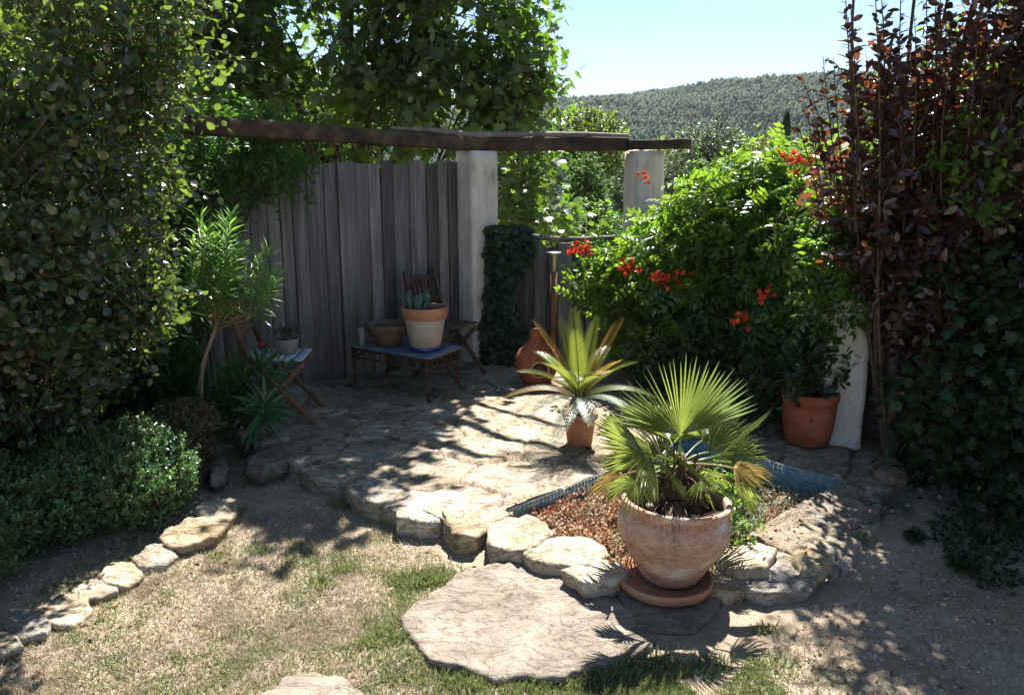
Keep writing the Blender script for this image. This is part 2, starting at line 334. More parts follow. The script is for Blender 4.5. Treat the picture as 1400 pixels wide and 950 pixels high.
def stone(name, a, b, c, s=3.5, crack=.3):
    m, nt, bs = mat(name); L = nt.links
    g = N_(nt, 'ShaderNodeNewGeometry')
    n = N_(nt, 'ShaderNodeTexNoise', i_Scale=s, i_Detail=10, i_Roughness=.65, i_Distortion=.6); L.new(g.outputs['Position'], n.inputs[0])
    r = ramp(nt, [(.3, a), (.5, b), (.68, c)]); L.new(n.outputs[0], r.inputs[0])
    n2 = N_(nt, 'ShaderNodeTexNoise', i_Scale=45, i_Detail=8, i_Roughness=.75); L.new(g.outputs['Position'], n2.inputs[0])
    r2 = ramp(nt, [(.33, (.55, .53, .5)), (.5, (1, 1, 1)), (.75, (1.12, 1.1, 1.08))]); L.new(n2.outputs[0], r2.inputs[0])
    mx = N_(nt, 'ShaderNodeMix', data_type='RGBA', blend_type='MULTIPLY'); mx.inputs[0].default_value = .85; L.new(r.outputs[0], mx.inputs[6]); L.new(r2.outputs[0], mx.inputs[7])
    at_ = N_(nt, 'ShaderNodeAttribute', attribute_name='tone')
    nc = N_(nt, 'ShaderNodeTexNoise', i_Scale=s*.8, i_Detail=5, i_Roughness=.55, i_Distortion=1.6); mpc = N_(nt, 'ShaderNodeMapping'); mpc.inputs['Scale'].default_value = (1, 2.1, 3); mpc.inputs['Rotation'].default_value = (0, 0, .5); L.new(g.outputs['Position'], mpc.inputs[0]); L.new(mpc.outputs[0], nc.inputs[0])
    rc = ramp(nt, [(.48, (1, 1, 1)), (.498, (.42, .38, .34)), (.502, (.42, .38, .34)), (.53, (1, 1, 1))]); L.new(nc.outputs[0], rc.inputs[0])
    nl = N_(nt, 'ShaderNodeTexNoise', i_Scale=9, i_Detail=9, i_Roughness=.75); L.new(g.outputs['Position'], nl.inputs[0]); rl = ramp(nt, [(.55, (1, 1, 1)), (.62, (.78, .76, .7)), (.7, (.62, .6, .56))]); L.new(nl.outputs[0], rl.inputs[0])
    mc = N_(nt, 'ShaderNodeMix', data_type='RGBA', blend_type='MULTIPLY'); mc.inputs[0].default_value = crack; L.new(mx.outputs[2], mc.inputs[6]); L.new(rc.outputs[0], mc.inputs[7])
    mx = N_(nt, 'ShaderNodeMix', data_type='RGBA', blend_type='MULTIPLY'); mx.inputs[0].default_value = 1; L.new(mc.outputs[2], mx.inputs[6]); L.new(rl.outputs[0], mx.inputs[7])
    mx2 = N_(nt, 'ShaderNodeMix', data_type='RGBA', blend_type='MULTIPLY'); L.new(at_.outputs['Alpha'], mx2.inputs[0]); L.new(mx.outputs[2], mx2.inputs[6]); L.new(at_.outputs['Color'], mx2.inputs[7])
    L.new(mx2.outputs[2], bs.inputs['Base Color']); bs.inputs['Roughness'].default_value = .9; bs.inputs['Specular IOR Level'].default_value = .2
    n3 = N_(nt, 'ShaderNodeTexNoise', i_Scale=14, i_Detail=12, i_Roughness=.7, i_Distortion=.8); L.new(g.outputs['Position'], n3.inputs[0])
    sb = N_(nt, 'ShaderNodeMath', operation='ADD'); L.new(n3.outputs[0], sb.inputs[0]); sc_ = N_(nt, 'ShaderNodeMath', operation='MULTIPLY'); sc_.inputs[1].default_value = min(1, crack*2.5); L.new(rc.outputs[0], sc_.inputs[0]); L.new(sc_.outputs[0], sb.inputs[1]); bp = N_(nt, 'ShaderNodeBump', i_Strength=.9, i_Distance=.02); L.new(sb.outputs[0], bp.inputs['Height']); L.new(bp.outputs[0], bs.inputs['Normal'])
    return m
M['stone'] = stone('limestone', (.22, .17, .115), (.39, .335, .26), (.5, .46, .4))
M['stonegrey'] = stone('grey_flagstone', (.15, .12, .09), (.26, .215, .17), (.33, .285, .23), 5, .14)
M['flag'] = stone('terrace_flagstone', (.2, .15, .1), (.36, .31, .25), (.48, .44, .385), 5)

# garden axes: the basin is a rectangle turned about 45 degrees
A0 = at(690, 695, .1); U = Vector((.73, .683, 0)).normalized(); V_ = Vector((U.y, -U.x, 0))
def uv(u, v, z=0): p = A0+U*u+V_*v; return Vector((p.x, p.y, z))
def touv(X, Y): dx = X-A0.x; dy = Y-A0.y; return dx*U.x+dy*U.y, dx*V_.x+dy*V_.y
PU, PV = 1.63, 1.0

# ------------------------------------------------------------------ ground
def fbm(x, y, s, seed=0, oct=4):
    out = np.zeros_like(x); a = 1; rs = np.random.default_rng(seed)
    for o in range(oct):
        G = rs.random((64, 64)); X = x*s*2**o; Y = y*s*2**o
        xi = np.floor(X).astype(int); yi = np.floor(Y).astype(int); fx = X-xi; fy = Y-yi
        fx = fx*fx*(3-2*fx); fy = fy*fy*(3-2*fy)
        g = lambda i, j: G[i % 64, j % 64]
        out += a*((g(xi, yi)*(1-fx)+g(xi+1, yi)*fx)*(1-fy)+(g(xi, yi+1)*(1-fx)+g(xi+1, yi+1)*fx)*fy-.5); a *= .5
    return out
def graded(lo, hi, step, far):
    a = list(np.arange(lo, hi, step)); s = step
    x = a[-1]; 
    while x < far: s *= 1.35; x += s; a.append(x)
    s = step; x = a[0]; pre = []
    while x > -far: s *= 1.35; x -= s; pre.append(x)
    return np.array(pre[::-1]+a)
gx = graded(-3.2, 3.4, .028, 3000); gy = graded(1.2, 6.2, .028, 3000)
GX, GY = np.meshgrid(gx, gy, indexing='ij')
def ground_h(X, Y):
    h = .02*fbm(X, Y, 2.2, 1)+.01*fbm(X, Y, 14, 2)
    h = np.where((np.abs(X) > 12) | (Y > 14), 0, h)
    uu, vv = touv(X, Y)
    h = h+.02*np.exp(-((uu+.22)/.13)**2)*((vv > -1.2) & (vv < 1.3))
    pit = (uu > -.03) & (uu < PU+.03) & (vv > -.03) & (vv < PV+.03)
    # the land drops a little beyond the garden and rises far away
    far = np.clip((Y-12)/40, 0, 1)*-1.2
    return np.where(pit, -.3, h+far)
GZ = ground_h(GX, GY)
g = Geo(); nx, ny = len(gx), len(gy)
idx = np.arange(nx*ny).reshape(nx, ny)
q = np.stack([idx[:-1, :-1], idx[1:, :-1], idx[1:, 1:], idx[:-1, 1:]], -1).reshape(-1, 4)
g.addn(np.stack([GX, GY, GZ], -1).reshape(-1, 3), [q])
m, nt, bs = mat('dry_ground'); L = nt.links
ge = N_(nt, 'ShaderNodeNewGeometry')
n1 = N_(nt, 'ShaderNodeTexNoise', i_Scale=2.2, i_Detail=8, i_Roughness=.6); L.new(ge.outputs['Position'], n1.inputs[0])
r1 = ramp(nt, [(.3, (.25, .19, .135)), (.5, (.37, .295, .215)), (.7, (.45, .37, .275))]); L.new(n1.outputs[0], r1.inputs[0])
n2 = N_(nt, 'ShaderNodeTexNoise', i_Scale=60, i_Detail=8, i_Roughness=.8); L.new(ge.outputs['Position'], n2.inputs[0])
r2 = ramp(nt, [(.3, (.35, .33, .3)), (.48, (.9, .88, .86)), (.6, (1.05, 1.03, 1)), (.75, (1.5, 1.45, 1.4))]); L.new(n2.outputs[0], r2.inputs[0])
mx = N_(nt, 'ShaderNodeMix', data_type='RGBA', blend_type='MULTIPLY'); mx.inputs[0].default_value = .9; L.new(r1.outputs[0], mx.inputs[6]); L.new(r2.outputs[0], mx.inputs[7])
sp = N_(nt, 'ShaderNodeSeparateXYZ'); L.new(ge.outputs['Position'], sp.inputs[0])
mr = N_(nt, 'ShaderNodeMapRange'); mr.inputs[1].default_value = 8; mr.inputs[2].default_value = 14; L.new(sp.outputs[1], mr.inputs[0])
mf = N_(nt, 'ShaderNodeMix', data_type='RGBA'); L.new(mr.outputs[0], mf.inputs[0]); L.new(mx.outputs[2], mf.inputs[6]); mf.inputs[7].default_value = (.1, .13, .05, 1)
L.new(mf.outputs[2], bs.inputs['Base Color']); bs.inputs['Roughness'].default_value = .95; bs.inputs['Specular IOR Level'].default_value = .1
bp = N_(nt, 'ShaderNodeBump', i_Strength=.9, i_Distance=.012); L.new(n2.outputs[0], bp.inputs['Height']); L.new(bp.outputs[0], bs.inputs['Normal'])
o = g.build('ground', m); tag(o, kind='structure')

# ------------------------------------------------------------------ terrace of irregular flagstones
def set_tone(o, cols):
    a = o.data.color_attributes.new('tone', 'FLOAT_COLOR', 'POINT')
    a.data.foreach_set('color', np.asarray(cols, dtype=np.float32).ravel())
rs = np.random.default_rng(21)
su = np.arange(-.8, 4.4, .46); sv = np.arange(-3.6, 1.9, .36); seeds = []
for i, a in enumerate(su):
    for j, b in enumerate(sv): seeds.append((a+rs.uniform(-.2, .2)+(j % 2)*.23, b+rs.uniform(-.16, .16)))
seeds = np.array(seeds); st = rs.random((len(seeds), 6))
def flags(u, v):
    wu = u+.035*fbm(u, v, 6, 5); wv = v+.035*fbm(u, v, 6, 6)
    d = np.sqrt((wu[:, None]-seeds[None, :, 0])**2+((wv[:, None]-seeds[None, :, 1])*1.15)**2)
    k = np.argpartition(d, 2, 1)[:, :2]; dd = np.take_along_axis(d, k, 1); o = np.argsort(dd, 1)
    k = np.take_along_axis(k, o, 1); dd = np.take_along_axis(dd, o, 1)
    return k[:, 0], dd[:, 1]-dd[:, 0]
step = .0155
uu = np.arange(-.42, 4.0, step); vv = np.arange(-2.95, 1.75, step)
UU, VV = np.meshgrid(uu, vv, indexing='ij'); fu, fv = UU.ravel(), VV.ravel()
cell, edge = flags(fu, fv)
hh = .1+(st[cell, 0]-.5)*.014+(st[cell, 1]-.5)*.05*(fu-seeds[cell, 0])+(st[cell, 2]-.5)*.05*(fv-seeds[cell, 1])
hh += .012*fbm(fu, fv, 5, 9)+.006*fbm(fu, fv, 25, 10)
groove = np.clip(edge/.028, 0, 1); hh -= .022*(1-groove)**1.5
wob = .07*fbm(fu, fv, 2.5, 12)
front = -.33+wob
e_ = .016
inside = (fu > front) & ((fv < e_) | (fu > PU-e_)) & (fv < 1.3)
inside |= (fv >= PV-e_) & (fv < 1.36+wob*2-.1*(fu-.4)) & (fu > .62+wob)
hh -= np.clip((fv-1.02)/.3, 0, 1)*.075*(fu < 2.2)
inside &= ~((fu > PU) & (fv > 1.2))
inside &= ~((fu > 2.9) & (fv > .6))
hh = np.where(inside, hh, -.05)
I = np.arange(len(fu)).reshape(UU.shape); ins = inside.reshape(UU.shape)
keep = ins[:-1, :-1] | ins[1:, :-1] | ins[1:, 1:] | ins[:-1, 1:]
pool = ((UU > -.001) & (UU < PU-e_) & (VV > e_) & (VV < PV-e_))
keep &= ~(pool[:-1, :-1] | pool[1:, :-1] | pool[1:, 1:] | pool[:-1, 1:])
q = np.stack([I[:-1, :-1], I[1:, :-1], I[1:, 1:], I[:-1, 1:]], -1)[keep]
P = np.stack([A0.x+U.x*fu+V_.x*fv, A0.y+U.y*fu+V_.y*fv, hh], -1)
used = np.unique(q); remap = -np.ones(len(fu), dtype=int); remap[used] = np.arange(len(used))
g = Geo(); g.addn(P[used], [remap[q][:, ::-1]])
o = g.build('terrace_paving', M['flag']); tag(o, kind='structure')
jt = (1-np.clip(edge/.02, 0, 1))[:, None]
tone = np.stack([.72+.4*st[cell, 3], .7+.38*st[cell, 3]-.04*st[cell, 4], .66+.38*st[cell, 3]-.14*st[cell, 4]], -1)
tone = tone*(1-jt)+np.array([.38, .32, .26])*jt
set_tone(o, np.concatenate([tone, np.ones((len(tone), 1))], 1)[used])

# ------------------------------------------------------------------ stones
def slab(name, outline, z0, z1, m, label, cat='stone', group=None, bev=.011, rough=.011, seed=0, tilt=(0, 0), tone=None, n=72, round_=.12, grow=1.02):
    pts = [Vector((p[0], p[1], 0))+(SH if 'edging' in name and seed in (3, 4, 5) else Vector()) for p in outline]; k = len(pts)
    c = sum(pts, Vector())/k; ring = []; pts = [c+(p-c)*grow for p in pts]
    for i in range(n):
        t = i/n*k; j = int(t); f_ = t-j
        p0, p1, p2, p3 = [pts[(j+e) % k] for e in (-1, 0, 1, 2)]
        lin = p1.lerp(p2, f_)
        cr = .5*((2*p1)+(-p0+p2)*f_+(2*p0-5*p1+4*p2-p3)*f_*f_+(-p0+3*p1-3*p2+p3)*f_**3)
        ring.append(lin.lerp(cr, round_))
    prof = [(1.0, z0, bev*2), (1.0, z0+(z1-z0)*.45, bev*.8), (1.0, z1-bev*1.6, 0), (1, z1-bev*.3, bev*.5), (1, z1, bev*1.3)]
    for s in (.85, .68, .5, .33, .17): prof.append((s, z1, 0))
    v = []; f = []
    for s, z, ins_ in prof:
        for p in ring:
            d = p-c; L_ = d.length; q_ = c+d*(s*(L_-ins_)/L_ if s >= 1 else s*(L_-bev*1.3)/L_)
            nz = noise.fractal(Vector((q_.x*6+seed, q_.y*6, z*9)), .65, 2.1, 6)
            if s >= .99:
                q_ = q_+d.normalized()*(nz*rough*1.2+.02*noise.noise(Vector((q_.x*9+seed*3, q_.y*9, 1))))
            zz = z+nz*rough*(1 if z > z0+.001 else 0)+(d.x*s*tilt[0]+d.y*s*tilt[1])*(1 if z > z0+.001 else 0)
            v.append((q_.x, q_.y, zz))
    m_ = len(prof)
    for i in range(m_-1):
        for a in range(n): f.append((i*n+a, i*n+(a+1) % n, (i+1)*n+(a+1) % n, (i+1)*n+a))
    v.append((c.x, c.y, z1+noise.fractal(Vector((c.x*5+seed, c.y*5, z1*4)), .8, 2.1, 5)*rough)); e = len(v)-1
    for a in range(n): f.append(((m_-1)*n+a, (m_-1)*n+(a+1) % n, e))
    g = Geo(); g.add(v, f)
    o = g.build(name, m, loc=(c.x, c.y, z0)); tag(o, label, cat, group)
    tn = tone or (1, 1, 1); set_tone(o, [(*tn, 1)]*len(v))
    return o
SH = U*.045
def px(lst, z): return [at(a, b, z) for a, b in lst]
# front edge of the basin: one stone after another
slab('edging_stone', px([(486, 668), (545, 662), (600, 678), (560, 690), (540, 696), (505, 684)], .1), -.02, .1, M['flag'], 'low pale edging stone at the left corner of the terrace', group='stones edging the basin', seed=1)
slab('edging_stone', px([(541, 690), (575, 680), (632, 683), (628, 696), (600, 712), (570, 713), (543, 706)], .1), -.03, .1, M['stone'], 'rounded cream edging stone left of the domed yellow one', group='stones edging the basin', seed=2, tone=(1.05, 1.03, 1))
slab('edging_stone', px([(600, 704), (632, 690), (664, 689), (692, 702), (668, 718), (640, 738), (608, 732)], .11), -.03, .11, M['stone'], 'domed yellowish edging stone in the middle of the front row', group='stones edging the basin', seed=3, tone=(1.08, .98, .82), rough=.02)
slab('edging_stone', px([(655, 728), (690, 708), (722, 712), (748, 730), (722, 748), (700, 756), (662, 748)], .1), -.03, .1, M['stone'], 'chunky edging stone nearest the big stepping stone', group='stones edging the basin', seed=4, tone=(1, .95, .84), rough=.02)
slab('edging_stone', px([(706, 756), (752, 735), (800, 738), (822, 758), (806, 776), (760, 776), (720, 770)], .095), -.03, .095, M['stone'], 'flat cream edging slab left of the palm pot', group='stones edging the basin', seed=5, tone=(1.1, 1.06, .98))
slab('edging_stone', px([(770, 778), (818, 762), (850, 766), (858, 782), (842, 794), (800, 796)], .095), -.03, .095, M['stone'], 'long white slab just behind the terracotta saucer', group='stones edging the basin', seed=6, tone=(1.15, 1.12, 1.05))
slab('edging_stone', px([(968, 782), (1000, 774), (1030, 788), (1022, 806), (990, 812), (965, 803)], .07), -.03, .07, M['stone'], 'yellowish wedge stone right of the palm pot', group='stones edging the basin', seed=7, tone=(1.1, 1, .82))
slab('edging_stone', px([(985, 752), (1030, 738), (1060, 752), (1050, 775), (1005, 778), (980, 768)], .11), -.03, .11, M['stone'], 'pale edging stone behind the palm pot in dappled light', group='stones edging the basin', seed=8, tone=(1.05, 1, .92))
slab('coping_slab', px([(1000, 778), (1060, 752), (1100, 762), (1130, 775), (1110, 800), (1050, 812), (1005, 796)], .07), -.03, .07, M['flag'], 'grey dappled slab at the near right corner of the basin', seed=9, tone=(.75, .75, .78))
slab('boulder', px([(1078, 768), (1100, 752), (1130, 756), (1142, 772), (1128, 786), (1092, 788)], .08), -.03, .11, M['stone'], 'rounded ochre boulder half sunlit on the shaded side', 'boulder', seed=10, rough=.02, tone=(.9, .82, .62), bev=.03)
slab('stepping_stone', px([(549, 836), (566, 818), (604, 801), (622, 783), (668, 772), (712, 766), (748, 777), (790, 783), (812, 806), (846, 820), (868, 842), (902, 852), (908, 874), (882, 884), (856, 902), (800, 912), (772, 926), (715, 921), (672, 926), (628, 908), (585, 902), (572, 872), (553, 860)], .032), -.06, .032, M['stonegrey'], 'large irregular grey stepping stone set in the lawn', 'paving stone', seed=11, bev=.012, rough=.014, n=230, grow=1.0, round_=.0)
slab('stepping_stone', px([(355, 950), (385, 926), (430, 912), (470, 922), (500, 955), (480, 990), (380, 990)], .02), -.06, .022, M['stonegrey'], 'small grey stepping stone cut by the lower edge', 'paving stone', seed=12, bev=.012, n=60)
slab('edging_stone', px([(838, 800), (900, 775), (975, 790), (985, 830), (940, 862), (870, 858)], .03), -.06, .034, M['stonegrey'], 'dark flat stone in shade below the palm saucer', 'stone', 'stones edging the basin', seed=32, rough=.004, tone=(.75, .75, .7))
LB = 'stones bordering the left bed'
slab('border_stone', px([(272, 698), (292, 685), (320, 684), (322, 700), (308, 712), (285, 712)], 0.065), -.02, 0.065, M['stone'], 'farthest tan border stone beside the shaded path', 'stone', LB, grow=1.14, seed=13, tone=(.95, .88, .75), rough=.015)
slab('border_stone', px([(222, 732), (252, 712), (292, 708), (304, 718), (290, 732), (250, 744), (228, 742)], 0.065), -.02, 0.065, M['stone'], 'largest ochre border stone right of the clipped hedge', 'stone', LB, grow=1.14, seed=14, tone=(.95, .85, .7), rough=.015)
slab('border_stone', px([(183, 762), (200, 748), (225, 744), (238, 756), (225, 768), (195, 772)], 0.047), -.02, 0.047, M['stone'], 'small grey border stone next to the large ochre one', 'stone', LB, grow=1.14, seed=15, tone=(.95, .95, .92), rough=.015)
slab('border_stone', px([(136, 784), (152, 770), (190, 769), (193, 784), (170, 798), (145, 794)], 0.035), -.02, 0.035, M['stone'], 'flat square border stone in full sun', 'stone', LB, grow=1.14, seed=16, tone=(1.05, .98, .85))
slab('border_stone', px([(100, 806), (125, 792), (155, 796), (158, 808), (130, 814), (104, 814)], 0.029), -.02, 0.029, M['stone'], 'thin grey border stone between two paler ones', 'stone', LB, grow=1.14, seed=17, tone=(.8, .78, .75))
slab('border_stone', px([(62, 832), (85, 814), (118, 816), (122, 832), (96, 850), (64, 846)], 0.035), -.02, 0.035, M['stone'], 'broad cream border stone before the shade begins', 'stone', LB, grow=1.14, seed=18, tone=(1.05, 1, .85))
slab('border_stone', px([(10, 850), (35, 830), (64, 836), (62, 862), (30, 868), (12, 864)], 0.047), -.02, 0.047, M['stone'], 'shaded grey border stone near the left frame edge', 'stone', LB, grow=1.14, seed=19, tone=(.7, .7, .72))
slab('border_stone', px([(-30, 880), (-5, 858), (24, 866), (30, 880), (5, 892), (-20, 892)], 0.041), -.02, 0.041, M['stone'], 'border stone cut off by the left edge', 'stone', LB, grow=1.14, seed=20, tone=(.8, .78, .75))
slab('boulder', px([(284, 640), (292, 626), (308, 626), (314, 642), (306, 660), (288, 660)], .06), -.02, .09, M['stonegrey'], 'small blue grey boulder below the oleander', 'boulder', seed=21, bev=.03, rough=.008)
slab('boulder', px([(1195, 640), (1215, 632), (1240, 640), (1240, 655), (1215, 662), (1195, 655)], .08), -.02, .12, M['stone'], 'brownish stone at the foot of the creeper', 'boulder', seed=22, bev=.03, rough=.02, tone=(.6, .5, .42))
slab('boulder', px([(335, 632), (360, 618), (390, 622), (392, 640), (360, 650), (338, 646)], .08), -.02, .12, M['stonegrey'], 'shaded low rock beside the terrace left corner', 'boulder', seed=23, bev=.03, rough=.02, tone=(.8, .8, .8))
# a row of rough kerb slabs closes the terrace on its left front side
for i, v0 in enumerate(np.arange(-2.5, -.75, .42)):
    jj = lambda s=.03: random.uniform(-s, s)
    slab('terrace_kerb_stone', [uv(-.46+jj(), v0+.02), uv(-.28+jj(), v0+.03), uv(-.2+jj(), v0+.2), uv(-.27+jj(), v0+.38), uv(-.44+jj(), v0+.36), uv(-.5+jj(), v0+.18)], -.03, .11+jj(.012), M['flag'],
         'shaded rough kerb stone, number %s along the terrace side from the folding chair' % ['one', 'two', 'three', 'four', 'five'][i] if False else
         ['kerb stone of the terrace nearest the oleander leaves', 'second shaded kerb stone of the terrace from the oleander', 'middle shaded kerb stone of the terrace side', 'shaded kerb stone before the last one of the terrace side', 'last kerb stone beside the sunlit terrace corner'][i], 'stone', 'kerb stones of the terrace side', seed=40+i, tone=(.9, .87, .82))

# ------------------------------------------------------------------ basin
b = empty('garden_basin', uv(PU/2, PV/2, -.2), 'sunken rectangular basin lined with blue mosaic tiles', 'basin')
def bl(p): return Vector(p)-b.location
def wall(p0, p1, inward, top=.088):
    g = Geo(); a, c = bl(p0), bl(p1); t = .03
    mid = (a+c)/2-inward*t/2; d = c-a; X = d.normalized(); Mx = Matrix((X, Vector((0, 0, 1)).cross(X), Vector((0, 0, 1)))).transposed()
    box(g, (mid.x, mid.y, (top-.25)/2-b.location.z), (d.length, t, top+.25), Mx)
    w_ = g.build('wall', M['grout'], b, smooth=False)
    g = Geo(); L_ = d.length; n = int(L_/.027); rows = 8; s = L_/n; vs_ = []; fs_ = []
    for i in range(n):
        for j in range(rows):
            zt = top-.003-j*.027-b.location.z; k = len(vs_)
            for e, (dx, dz) in enumerate(((.0015, 0), (s-.0015, 0), (s-.0015, -.0245), (.0015, -.0245))):
                p = a+X*(i*s+dx)+inward*.0018; vs_.append((p.x, p.y, zt+dz))
            fs_.append((k, k+1, k+2, k+3))
    g.add(vs_, fs_); g.build('mosaic', M['tile'], w_, smooth=False)
wall(uv(0, 0), uv(PU, 0), V_); wall(uv(PU, 0), uv(PU, PV), -U); wall(uv(PU, PV), uv(0, PV), -V_, .03); wall(uv(0, PV), uv(0, 0), U, .03)
# planting bed in the basin
g = Geo(); n = 60; vs_ = []
for i in range(n+1):
    for j in range(n+1):
        p = uv(PU*i/n, PV*j/n); uu_, vv_ = PU*i/n, PV*j/n
        h = -.05+.03*noise.fractal(Vector((p.x*4, p.y*4, 3)), .9, 2, 5)+.03*max(0, 1-abs(uu_-.35)/.5)
        vs_.append((p.x, p.y, h))
g.add(vs_, [(i*(n+1)+j, i*(n+1)+j+1, (i+1)*(n+1)+j+1, (i+1)*(n+1)+j) for i in range(n) for j in range(n)])
tag(g.build('basin_soil', M['soil']), kind='structure')
g = Geo(); N = 42000
u_ = RNG.random(N)*PU; v__ = RNG.random(N)*PV
dens = fbm(u_, v__, 3, 31)+.32-.25*(u_ > .95); k = dens > RNG.random(N)*.5-.12
u_, v__ = u_[k], v__[k]; N = len(u_)
pos = np.stack([A0.x+U.x*u_+V_.x*v__, A0.y+U.y*u_+V_.y*v__, -.045+.03*np.maximum(0, 1-np.abs(u_-.35)/.5)+RNG.random(N)*.05], -1)
D = rand_dirs(N); D[:, 2] = np.abs(D[:, 2])*.5
pos[:, 2] += .03*np.clip(1-v__/.5, 0, 1)*(u_ < 1.1)
hm = fbm(pos[:, 0], pos[:, 1], 9, 71); pos[:, 2] += .07*np.clip(hm, -.3, .6); D[:, 2] += .35
rz_ = fbm(pos[:, 0], pos[:, 1], 3.5, 72)+RNG.normal(size=N)*.1
for mk, nm, mt, lb, (l0, l1) in ((rz_ > .1, 'red_sedum', 'sedumred', 'rust red sedum patches in the basin', (.012, .018)), ((rz_ <= .1) & (rz_ > -.28), 'sedum_cover', 'sedum', 'pinkish tan sedum carpet filling the basin', (.009, .014)), (rz_ <= -.28, 'grey_sedum', 'sedumgreen', 'grey green sedum patches in the basin', (.009, .014))):
    g = Geo(); k_ = mk.sum(); instance(g, TINY, pos[mk], D[mk], nrm(rand_dirs(k_)*.7+np.array([0, 0, 1])), l0+l1*RNG.random(k_)); tag(g.build(nm, M[mt], smooth=False), lb, 'ground cover', kind='stuff')
g = Geo(); N = 260; u_ = RNG.random(N)*PU; v__ = RNG.random(N)*PV; P0 = np.stack([A0.x+U.x*u_+V_.x*v__, A0.y+U.y*u_+V_.y*v__, np.full(N, -.03)], -1); P1 = P0+nrm(rand_dirs(N)*[1, 1, .4]+[0, 0, .35])*(.04+.12*RNG.random(N))[:, None]; tubes(g, P0, P1, .0016, .001); tag(g.build('dry_stalks', M['palebark'], smooth=False), 'dry flower stalks sticking out of the sedum', 'stalks', kind='stuff')
for (a_, b_, s_), lab in zip([(732, 692, .07), (756, 686, .06), (745, 705, .05)], ['left red rosette plant at the basin rim', 'right red rosette plant in the basin', 'lowest red rosette plant in the basin']):
    g = Geo(); c = at(a_, b_, 0); n_ = 60; D = rand_dirs(n_); D[:, 2] = np.abs(D[:, 2])+.3
    instance(g, LEAF, np.array([c]*n_)-np.array(c)+RNG.normal(size=(n_, 3))*.02*[1, 1, .5], D, rand_dirs(n_), s_*(.4+.5*RNG.random(n_)))
    o = g.build('rosette_plant', M['redplant']); o.location = c; tag(o, lab, 'plant', 'red rosette plants')

# ------------------------------------------------------------------ timber fence, pillars, beams
def plank_fence(name, p0, p1, z0, z1, label, wd=.12, seed=0, jit=.03):
    rnd = random.Random(seed); e = empty(name, (p0[0], p0[1], z0), label, 'fence')
    p0, p1 = Vector((*p0[:2], 0)), Vector((*p1[:2], 0)); d = p1-p0; L_ = d.length; X = d/L_; Nn = Vector((X.y, -X.x, 0))
    Mx = Matrix((X, -Nn, Vector((0, 0, 1)))).transposed(); g = Geo(); s = 0
    off = Vector((p0.x, p0.y, z0))
    while s < L_:
        ww = wd*rnd.uniform(.75, 1.25); top = z1+rnd.uniform(-jit, jit*.5)
        c = p0+X*(s+ww/2)+Nn*(rnd.uniform(-.004, .004)+(.007 if rnd.random() < .5 else -.007)); h = top-z0
        Mr = Matrix.Rotation(rnd.uniform(-.006, .006), 3, Nn) @ Matrix.Rotation(rnd.uniform(-.03, .03), 3, 'Z') @ Mx
        box(g, Vector((c.x, c.y, z0+h/2))-off, (ww-rnd.uniform(.003, .009), .018, h), Mr, .003); s += ww
    g.build('boards', M['oldwood'], e, smooth=False); g = Geo(); s = 0
    while s < L_-.02: box(g, p0+X*(s+.11)-Nn*.024+Vector((0, 0, z0+(z1-z0)*.49))-off, (.224, .012, (z1-z0)*.96), Mx, .001); s += .225
    g.build('backing_boards', M['oldwood'], e, smooth=False)
    for z in (z0+.3, z1-.25):
        g = Geo(); beam(g, p0-Nn*.04+Vector((0, 0, z))-off, p1-Nn*.04+Vector((0, 0, z))-off, .04, .08); g.build('rail', M['oldwood'], e, smooth=False)
    return e
PIL1 = at(662, 489, .1); PIL1 = Vector((-.29, 6.97, .0))
fdir = Vector((.8, .6, 0)); fp1 = Vector((-.52, 6.98, 0)); fp0 = fp1-fdir*3.9
plank_fence('board_fence', fp0, fp1, .04, 1.86, 'tall grey weathered board fence behind the table', .13, 3)
def pillar(c, w_, z1, rz, label, z0=.0):
    g = Geo(); n = 26; vs_ = []; fs_ = []; r = []
    for k in range(4):
        a0 = [(-1, -1), (1, -1), (1, 1), (-1, 1)][k]; a1 = [(1, -1), (1, 1), (-1, 1), (-1, -1)][k]
        for t in [i/8 for i in range(8)]: r.append((a0[0]+(a1[0]-a0[0])*t, a0[1]+(a1[1]-a0[1])*t))
    m_ = len(r)
    for i in range(n+1):
        z = (z1-z0)*i/n
        for x, y in r:
            l = max(abs(x), abs(y)); rr = (x*x+y*y)**.5; s = 1-.05*max(0, rr-1.2)/.2*.8
            k_ = .006*noise.fractal(Vector((x*2, y*2, z*5+c[0]*7)), .8, 2, 4)
            s2 = s*(1-.02*(i == n)); vs_.append((x*w_/2*s2+x*k_, y*w_/2*s2+y*k_, z))
    for i in range(n):
        for k in range(m_): fs_.append((i*m_+k, i*m_+(k+1) % m_, (i+1)*m_+(k+1) % m_, (i+1)*m_+k))
    fs_.append(tuple(n*m_+k for k in range(m_)))
    g.add(vs_, fs_); o = g.build('pillar', M['plaster'], smooth=False); o.location = (c[0], c[1], z0); o.rotation_euler[2] = rz
    return tag(o, label, 'pillar')
pillar((-.31, 7.0), .275, 1.955, R(37), 'off white rendered pillar at the right end of the board fence')
pillar((1.18, 7.15), .27, 1.96, R(20), 'off white pillar rising from the trumpet vine')
pillar((2.07, 4.76), .27, 1.0, R(-18), 'short visible cream pillar beside the shaded terracotta pot', .02)
